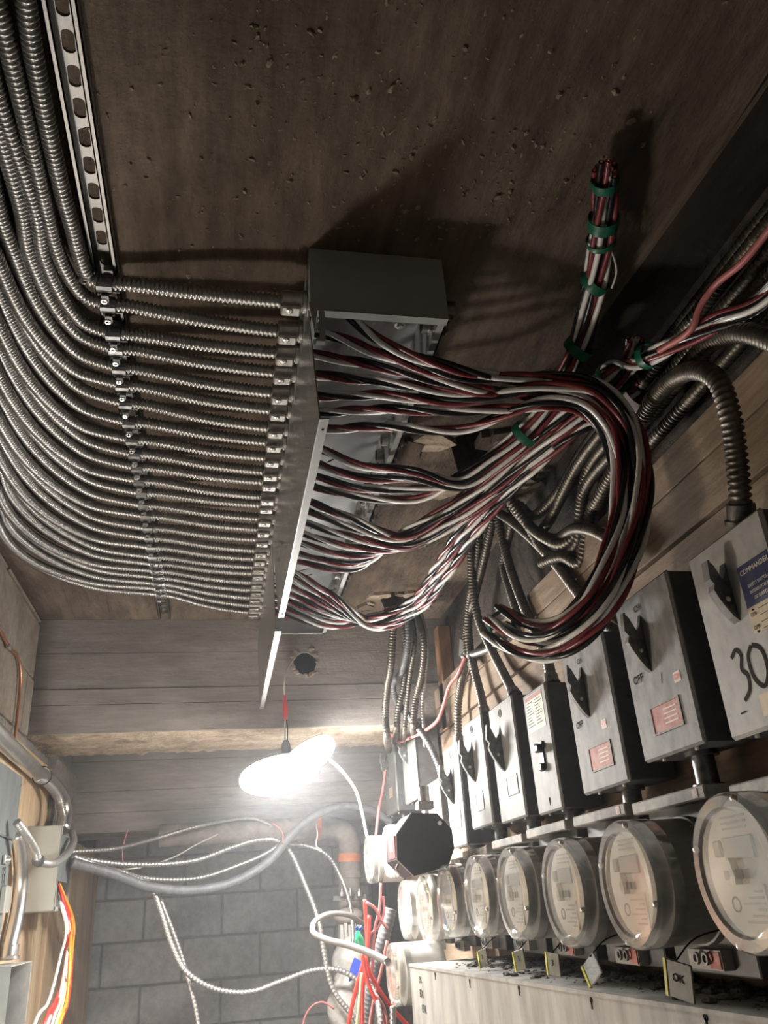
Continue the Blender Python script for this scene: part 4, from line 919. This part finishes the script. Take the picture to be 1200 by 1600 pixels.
# slate panel
pn_ = thing('panel_box', 'dark slate electrical panel on the light plywood at the left edge', 'panel', (-.615, 2.3, .0))
m = MB(); m.bev((XP, 1.9, .245), (-.600, 2.79, .428), .003); obj('door', m, 'panelgrey', pn_)
m = MB(); m.bev((XP, 1.9, -.12), (-.604, 2.78, .243), .003); obj('lower_door', m, 'panelgrey', pn_)
for z in (.40, .30): m = MB(); m.lathe((-.600, 2.775, z), (1, 0, 0), [(0, .006), (.003, .005)], 10); obj('panel_screw', m, 'screw', pn_)
q = P(10, 1343, x=-.598); m = MB(); m.bev(q - [.004, .03, .012], q + [.004, .03, .012], .002); m.lathe(q + [.004, -.015, 0], (1, 0, 0), [(0, .006), (.012, .005)], 10); obj('latch', m, 'screw', pn_)
for i, (px, py, s) in enumerate([(7, 1362, 'Q'), (6, 1378, 'R')]): text(s, .034, P(px, py, x=-.5995), (0, 1, 0), UP, 'ink', pn_)
q = P(8, 1405, x=-.595); m = MB(); m.bev(q - [.008, .03, .035], q + [.008, .03, .035], .003); obj('meter_relay', m, 'lcd', pn_)
# open olive grey junction box
bx = thing('junction_box', 'open olive grey junction box on the left plywood with wires spilling out', 'junction box', (-.575, 3.23, .05))
X0, X1, YA, YB_, Z0, Z1 = XP, -.52, 3.10, 3.37, .05, .314
m = MB(); m.bev((X0, YA, Z0), (X1, YA + .002, Z1), .0008); obj('near_side', m, 'boxgrey', bx)
m = MB(); m.box((X0, YB_ - .002, Z0), (X1, YB_, Z1)); obj('far_side', m, 'boxgrey', bx)
m = MB(); m.box((X0, YA, Z1 - .002), (X1, YB_, Z1)); obj('top', m, 'boxgrey', bx)
m = MB(); m.box((X0, YA, Z0), (X1, YB_, Z0 + .002)); obj('bottom', m, 'boxgrey', bx)
m = MB(); m.box((X0, YA, Z0), (X0 + .002, YB_, Z1)); obj('back', m, 'boxgrey', bx)
m = MB(); m.box((X1 - .001, YA + .002, Z0 + .09), (X1 + .001, YB_ - .03, Z1 - .03)); obj('half_cover', m, 'panelgrey', bx)
m = MB(); m.box((X1 - .002, YA, Z0), (X1, YA + .014, Z1)); m.box((X1 - .002, YA, Z0), (X1, YB_, Z0 + .012)); obj('flange', m, 'boxgrey', bx)
# wires spilling out of it
sp = [('wbright', 0), ('wbright', 1), ('wbright', 2), ('worange', 3), ('worange', 4), ('wwhite', 5), ('wwhite', 6), ('wyellow', 7), ('wwhite', 8)]
wl_ = ['red wire, innermost of those spilling from the olive box', 'red wire bowing out beside the orange ones', 'red wire falling straight from the olive box', 'orange wire bowing farthest to the right', 'second orange wire behind the outermost one', 'white wire swinging to the left edge', 'white wire in the middle of the falling bunch', 'cream wire among the falling bunch', 'white wire at the right of the falling bunch']
for c, i in sp:
    o_ = [(0, 0), (6, 2), (3, 1), (9, 0), (6, -2), (-3, 6), (-1, 4), (1, 3), (2, 6)][i]
    lo_ = [(72, 1610), (92, 1610), (66, 1610), (86, 1610), (90, 1610), (50, 1612), (78, 1612), (84, 1612), (70, 1614)][i]
    md = [(100, 1520), (112, 1505), (97, 1530), (112, 1490), (110, 1470), (93, 1500), (101, 1530), (104, 1520), (103, 1500)][i]
    pts = [P(88, 1375 + o_[1] * 3, x=-.545), P(96 + o_[0] * .5, 1400 + o_[1] * 2, x=-.515), P(106 + o_[0], 1440 + o_[1], x=-.49), P(*md, x=-.47), P((md[0] + lo_[0]) / 2 + 4, 1565, x=-.45), P(*lo_, x=-.44), np.array(P(*lo_, x=-.44)) + [-.06, -.1, -.5]]
    m = MB(); m.tube(pts, .0046, 8, .015); tag(obj('branch_wire', m, c, None, 60), wl_[i], 'wire', 'wires spilling from the olive box')
def cable(name, label, pts, r, mat, kind='tube', group=None, cat='cable', pitch=.014, depth=.26):
    m = MB()
    if kind == 'flex': m.flex(pts, r, pitch, 10, depth)
    else: m.tube(pts, r, 10, .012)
    return tag(obj(name, m, mat, None, 180), label, cat, group)
yp = lambda L: [P(a, b, y=c) for a, b, c in L]
xp = lambda L: [P(a, b, x=c) for a, b, c in L]
cable('feeder_conduit', 'thick smooth conduit running down the left wall and bending into the olive box', xp([(-60, 1085, -.60), (0, 1152, -.60), (40, 1190, -.60), (62, 1210, -.60), (82, 1225, -.595), (98, 1250, -.575), (101, 1275, -.565), (97, 1296, -.56)]), .026, 'emt', cat='conduit')
cable('ribbed_whip', 'ribbed metal whip beside the thick conduit above the olive box', xp([(58, 1215, -.60), (76, 1226, -.58), (93, 1250, -.56), (98, 1275, -.545), (95, 1293, -.54)]), .015, 'flexsilver', 'flex', cat='conduit', pitch=.009)
q = xp([(66, 1212, -.575)])[0]; m = MB(); m.lathe(q, P(80, 1224, x=-.59) - q, [(-.006, .031), (.006, .031), (.006, .0285), (-.006, .0285), (-.006, .031)], 18, False); tag(obj('cable_tie', m, 'wblack', None, 60), 'black tie strapping the thick conduit to the copper wire', 'tie')
cable('copper_wire', 'bare copper ground wire stapled down the left block wall', xp([(-30, 960, -.63), (0, 986, -.63), (13, 1010, -.63), (29, 1030, -.628), (32, 1060, -.628), (28, 1110, -.628), (22, 1165, -.628)]), .0052, 'copper', cat='wire')
cable('copper_wire', 'bare copper wire hanging above the olive box', xp([(78, 1240, -.625), (90, 1255, -.60), (92, 1275, -.60), (90, 1292, -.60)]), .004, 'copper', cat='wire')
q = P(13, 1011, x=-.628); m = MB(); m.bev(q - [.004, .014, .006], q + [.008, .014, .006], .002); tag(obj('wire_clip', m, 'screw'), 'small clip holding the copper wire to the blocks', 'clip')
cable('grey_whip', 'short grey whip from the slate panel to the olive box', xp([(26, 1284, -.575), (36, 1297, -.56), (48, 1315, -.545), (56, 1330, -.535), (59, 1342, -.53)]), .0125, 'flexsilver', 'flex', cat='conduit', pitch=.007, depth=.08)
cable('grey_whip', 'grey whip curling round the front of the olive box', xp([(60, 1347, -.53), (78, 1350, -.505), (96, 1342, -.495), (109, 1328, -.49), (115, 1312, -.495), (112, 1300, -.51)]), .0125, 'flexsilver', 'tube', cat='conduit')
q = P(60, 1345, x=-.53); m = MB(); m.lathe(q - [0, .01, 0], (0, 1, 0), [(0, .017), (.008, .019), (.02, .017)], 12); tag(obj('whip_connector', m, 'castdark', None, 40), 'dark connector where the two grey whips meet on the olive box', 'fitting')
cable('steel_conduit', 'steel pipe with an offset bend dropping to the lower left box', xp([(26, 1300, -.605), (31, 1330, -.60), (32, 1380, -.60), (26, 1430, -.60), (15, 1480, -.60), (12, 1500, -.60)]), .022, 'emt', cat='conduit')
lb = thing('lower_box', 'grey steel box with an open front at the lower left corner', 'box', (-.61, 2.9, -.35))
q = P(45, 1502, x=-.56); m = MB(); m.bev((XP, 2.70, -.50), (XP + .003, q[1], q[2]), .001); obj('back', m, 'panelgrey', lb)
m = MB(); m.bev((XP, 2.70, q[2] - .003), (-.55, q[1], q[2]), .001); obj('top', m, 'switchlight', lb)
m = MB(); m.bev((XP, q[1] - .003, -.50), (-.55, q[1], q[2]), .001); obj('far_side', m, 'switchlight', lb)
m = MB(); m.bev((XP, 2.70, -.50), (-.55, 2.703, q[2]), .001); obj('near_side', m, 'panelgrey', lb)
q2 = P(14, 1494, x=-.60); m = MB(); m.lathe(q2, (0, 0, -1), [(-.03, .026), (0, .026), (.002, .03), (.01, .03)], 14); obj('hub', m, 'cast', lb, 40)

# ================================================================== cables crossing the far end
GC = 'armoured cables crossing the far end'
cable('armoured_cable', 'silver cable, uppermost of those crossing from the olive box', yp([(112, 1331, 3.3), (180, 1326, 3.45), (240, 1311, 3.6), (310, 1291, 3.7), (380, 1279, 3.8), (400, 1280, 3.82), (425, 1290, 3.84)]), .0085, 'flexsilver', 'flex', GC)
cable('armoured_cable', 'silver cable arching past the lamp and falling to the wrapped valve', yp([(112, 1340, 3.28), (190, 1350, 3.4), (260, 1350, 3.5), (310, 1343, 3.55), (360, 1325, 3.6), (400, 1313, 3.62), (430, 1312, 3.62), (450, 1326, 3.6), (480, 1390, 3.55), (498, 1440, 3.5), (507, 1495, 3.5), (520, 1545, 3.5), (560, 1600, 3.5), (600, 1680, 3.5)]), .0105, 'flexsilver', 'flex', GC)
cable('armoured_cable', 'silver cable slung low beside the dark hose', yp([(112, 1344, 3.27), (180, 1360, 3.35), (232, 1373, 3.45), (310, 1372, 3.55), (370, 1353, 3.6), (420, 1331, 3.62), (460, 1300, 3.64)]), .009, 'flexsilver', 'flex', GC)
cable('dark_hose', 'dark ribbed hose sagging across the far end to the far switches', yp([(112, 1348, 3.24), (175, 1365, 3.3), (230, 1385, 3.38), (300, 1391, 3.46), (362, 1379, 3.5), (420, 1346, 3.52), (452, 1308, 3.53), (488, 1277, 3.54), (535, 1260, 3.55), (580, 1266, 3.55), (612, 1285, 3.55)]), .018, 'liquid', 'flex', GC, pitch=.012, depth=.06)
cable('armoured_cable', 'silver cable dipping in a long low curve above the block wall', yp([(114, 1338, 3.28), (180, 1362, 3.36), (235, 1385, 3.42), (250, 1420, 3.42), (268, 1475, 3.42), (290, 1517, 3.42), (335, 1545, 3.44), (390, 1550, 3.46), (440, 1533, 3.48), (490, 1516, 3.5), (530, 1516, 3.5), (560, 1533, 3.5), (590, 1570, 3.5)]), .0105, 'flexsilver', 'flex', GC)
cable('armoured_cable', 'silver cable dropping steeply out of the bottom of the picture', yp([(116, 1342, 3.3), (190, 1367, 3.4), (240, 1386, 3.46), (258, 1425, 3.46), (278, 1478, 3.46), (294, 1530, 3.46), (308, 1590, 3.46), (318, 1680, 3.46)]), .009, 'flexsilver', 'flex', GC)
cable('armoured_cable', 'silver cable falling in front of the pipe elbow to the wrapped valve', yp([(445, 1318, 3.7), (480, 1322, 3.72), (510, 1335, 3.7), (530, 1365, 3.66), (545, 1405, 3.64), (551, 1450, 3.62), (549, 1485, 3.6), (535, 1508, 3.6), (515, 1516, 3.6)]), .009, 'flexsilver', 'flex', GC)
cable('grey_loop', 'pale grey cable looping left and back to the lower pale meter', yp([(566, 1442, 3.3), (545, 1430, 3.2), (515, 1428, 3.1), (492, 1440, 3.0), (489, 1456, 2.9), (510, 1468, 2.75), (545, 1477, 2.55), (580, 1490, 2.35), (606, 1503, 2.18)]), .0095, 'flexsilver', 'flex', None, pitch=.009)
cable('thin_wire', 'thin pale wire strung under the second beam', yp([(120, 1352, 3.3), (200, 1358, 3.5), (270, 1340, 3.7), (310, 1318, 3.8), (380, 1285, 3.9)]), .003, 'whitecord', cat='wire')
cable('thin_wire', 'thin red wire dangling from the silver cable at the left', yp([(200, 1296, 3.5), (193, 1320, 3.5), (191, 1340, 3.5), (196, 1356, 3.5)]), .0028, 'wpink', cat='wire')
cable('thin_wire', 'thin red wire dangling beside the dark hose near the lamp', yp([(425, 1285, 3.5), (441, 1300, 3.5), (442, 1318, 3.5)]), .0028, 'wpink', cat='wire')
cable('thin_wire', 'thin white wire hooked near the horizontal pipe', yp([(494, 1288, 3.7), (496, 1305, 3.7), (494, 1322, 3.7), (503, 1328, 3.7)]), .003, 'whitecord', cat='wire')
# old pipe with orange bands
pp = thing('old_pipe', 'old brown pipe with orange bands, elbowed down at the far end', 'pipe', tuple(P(545, 1450, y=3.88)))
m = MB(); m.tube(yp([(250, 1306, 3.9), (420, 1298, 3.88), (505, 1294, 3.86), (530, 1296, 3.86), (544, 1310, 3.86), (546, 1335, 3.86), (546, 1400, 3.86), (546, 1480, 3.86), (546, 1640, 3.86)]), .048, 18, .02); obj('pipe_run', m, 'pipe', pp, 60)
for a, b in [((493, 1295), (501, 1295)), ((546, 1334), (546, 1347))]:
    m = MB(); m.cyl(P(*a, y=3.86), P(*b, y=3.86), .051, 20); obj('orange_band', m, 'orangeband', pp, 40)
m = MB(); m.cyl(P(546, 1362, y=3.86), P(546, 1372, y=3.86), .056, 20); obj('coupling', m, 'pipe', pp, 40)
for px in (400, 470): m = MB(); m.cyl(P(px, 1283, y=3.87), P(px, 1311, y=3.87), .012, 10); obj('hanger', m, 'pipe', pp, 40)
# valve with fins, wrapped below in plastic
vv = thing('wrapped_valve', 'grey valve body with fins wrapped in wrinkled plastic at the bottom', 'valve', tuple(P(540, 1600, y=3.62)))
q = P(545, 1405, y=3.70); m = MB(); m.bev(q - [.07, .03, .006], q + [.07, .03, .018], .003); obj('flange', m, 'castdark', vv)
for px in (535, 548, 562): q = P(px, 1400, y=3.66); m = MB(); m.lathe(q, (0, 0, 1), [(0, .013), (.016, .013), (.016, .007), (.028, .007)], 8); obj('bolt', m, 'zinc', vv)
q = P(545, 1432, y=3.68); m = MB(); m.sphere(q, .062, 18, 12, (1, 1, .55)); obj('dome', m, 'pipe', vv, 60)
for i in range(5): q = P(533 + 6.5 * i, 1462, y=3.66); m = MB(); m.bev(q - [.007, .03, .04], q + [.007, .03, .04 + .006 * (i % 2)], .002); obj('fin', m, 'switchlight', vv)
def crumple(c, sc, seed):
    r2 = np.random.default_rng(seed); m = MB(); m.sphere((0, 0, 0), 1, 22, 14, (1, 1, 1)); v = m.v[0]
    d = sum(.10 * np.sin(v @ r2.normal(size=3) * 4.5 + r2.random() * 6) for _ in range(6)); m.v[0] = v * (1 + .5 * d)[:, None] * np.array(sc) + np.asarray(c); return m
obj('plastic_wrap', crumple(P(547, 1505, y=3.64), (.075, .06, .10), 1), 'plasticwrap', vv, 50)
obj('plastic_wrap', crumple(P(548, 1578, y=3.62), (.095, .07, .14), 2), 'plasticwrap', vv, 50)
q = P(553, 1517, y=3.52); m = MB(); m.prism([q + [-.02, 0, -.035], q + [.018, 0, -.02], q + [.03, 0, .03], q + [.005, 0, .045], q + [-.012, 0, .01]], (0, .012, 0)); obj('blue_clip', m, 'blue', vv)
# ribbed black conduit and the tangle of red wires beside it
cable('ribbed_conduit', 'ribbed black conduit rising beside the farthest meters', yp([(573, 1680, 3.0), (575, 1590, 2.98), (582, 1540, 2.95), (590, 1500, 2.92), (600, 1462, 2.9), (610, 1420, 2.9)]), .022, 'liquid', 'flex', None, 'conduit', .014, .12)
cable('armoured_cable', 'short silver cable showing below the lower pale meter', yp([(578, 1540, 2.8), (588, 1560, 2.75), (595, 1600, 2.7), (600, 1680, 2.7)]), .0095, 'flexsilver', 'flex', GC)
cable('armoured_cable', 'silver cable hanging left of the steel box corner', yp([(614, 1572, 2.5), (614, 1600, 2.5), (614, 1680, 2.5)]), .0095, 'flexsilver', 'flex', GC)
rw = [('wbright', [(570, 1405), (572, 1440), (573, 1480), (566, 1510), (555, 1550), (545, 1600), (540, 1660)]), ('wbright', [(577, 1430), (575, 1470), (572, 1500), (567, 1540), (566, 1600), (566, 1660)]),
      ('wbright', [(570, 1495), (578, 1520), (592, 1545), (612, 1575), (630, 1595), (650, 1615)]), ('wbright', [(566, 1490), (575, 1535), (590, 1570), (600, 1600), (612, 1650)]),
      ('wpink', [(595, 1380), (593, 1420), (586, 1450), (583, 1490), (580, 1520), (572, 1530)]), ('wpink', [(572, 1410), (585, 1418), (597, 1440), (605, 1450)]), ('wpink', [(605, 1470), (595, 1520), (585, 1560), (578, 1600), (575, 1660)]),
      ('wpink', [(588, 1555), (600, 1575), (605, 1600), (603, 1660)]), ('wpink', [(598, 1400), (600, 1425), (590, 1450), (578, 1460)]), ('wyellow', [(565, 1520), (562, 1560), (558, 1600), (555, 1660)])]
rl = ['bright red wire leading the tangle, bending to the lower left', 'bright red wire hanging straight in the tangle', 'bright red wire swinging under the lower pale meter', 'bright red wire just behind the one under the lower pale meter', 'pink wire dropping past the upper pale meters', 'short pink wire arching above the ribbed conduit', 'pink wire crossing in front of the ribbed conduit', 'pink wire low beside the lower pale meter', 'pink wire curling at the top of the tangle', 'cream wire among the red tangle']
for i, ((c, L), l) in enumerate(zip(rw, rl)): cable('tangle_wire', l, [P(a, b, y=2.80 - .02 * (i % 4)) for a, b in L], .0062 if c == 'wbright' else .0048, c, 'tube', 'red wires tangled at the far corner', 'wire')
cable('tangle_wire', 'thin red wire curving at the bottom left of the wrapped valve', yp([(470, 1640, 3.5), (476, 1590, 3.5), (490, 1570, 3.5), (505, 1566, 3.5), (522, 1576, 3.5)]), .0035, 'wpink', cat='wire')
cable('pink_wire', 'pink wire dropping from the farthest switch to the pale meters', xp([(602, 1205, .64), (598, 1235, .63), (592, 1265, .60), (588, 1300, .58), (586, 1318, .57)]), .0055, 'wpink', cat='wire')
m = MB(); m.tube(yp([(558, 1455, 2.72), (561, 1468, 2.72), (566, 1480, 2.72), (570, 1490, 2.72)]), [.006, .014, .012, .004], 8, .006); tag(obj('wire_splice', m, 'greenlit', None, 60), 'green wire splice in the red tangle', 'splice')
m = MB(); m.tube(yp([(557, 1448, 2.74), (561, 1453, 2.74), (566, 1448, 2.74)]), .0055, 7, .006); tag(obj('wire_splice', m, 'blue', None, 60), 'small blue wire joint above the green splice', 'splice')

# ================================================================== assumed fill light on a stand, added out of view at the left
LX, LY, LZ = -.50, 2.0, -.55
fl = thing('floor_light', 'round work light on a stand at the left, below the slate panel', 'lamp', (LX, LY, FL))  # unseen lamp, assumed here and added to brighten the near ceiling
m = MB(); m.lathe((LX, LY, FL), (0, 0, 1), [(0, .09), (.012, .09), (.016, .02), (.06, .010), (LZ - FL - .10, .010)], 20); obj('stand', m, 'blackp', fl, 40)
m = MB(); m.lathe((LX, LY, LZ - .10), (0, 0, 1), [(0, .02), (.01, .030), (.04, .045), (.045, .045), (.045, .038)], 24); obj('reflector', m, 'switchlight', fl, 40)
ld = bpy.data.lights.new('stand_bulb', 'POINT'); ld.energy = FILL; ld.shadow_soft_size = .12; ld.color = (1, .95, .88)
lo = bpy.data.objects.new('stand_bulb', ld); link(lo); lo.location = (LX, LY, LZ + .03)
m = MB(); m.sphere((LX, LY, LZ - .045), .032, 16, 10); obj('bulb', m, 'lamp', fl, 180)

# ================================================================== thin scatter volume added for the bloom around the work lamp
mb = MB(); mb.box((XL + .04, 1.2, -1.4), (XR - .06, YB - .03, .985))
m_ = bpy.data.materials.new('dust_haze'); m_.use_nodes = True; nt = m_.node_tree; nt.nodes.remove(nt.nodes['Principled BSDF'])
vs = nt.nodes.new('ShaderNodeVolumeScatter'); vs.inputs['Density'].default_value = .030; vs.inputs['Anisotropy'].default_value = .4; vs.inputs['Color'].default_value = (.94, .96, 1, 1)
nt.links.new(vs.outputs[0], nt.nodes['Material Output'].inputs['Volume']); MAT['haze'] = m_
o = tag(obj('dust_haze', mb, 'haze'), 'thin pale haze of dust glowing around the work lamp', 'haze'); o['kind'] = 'stuff'
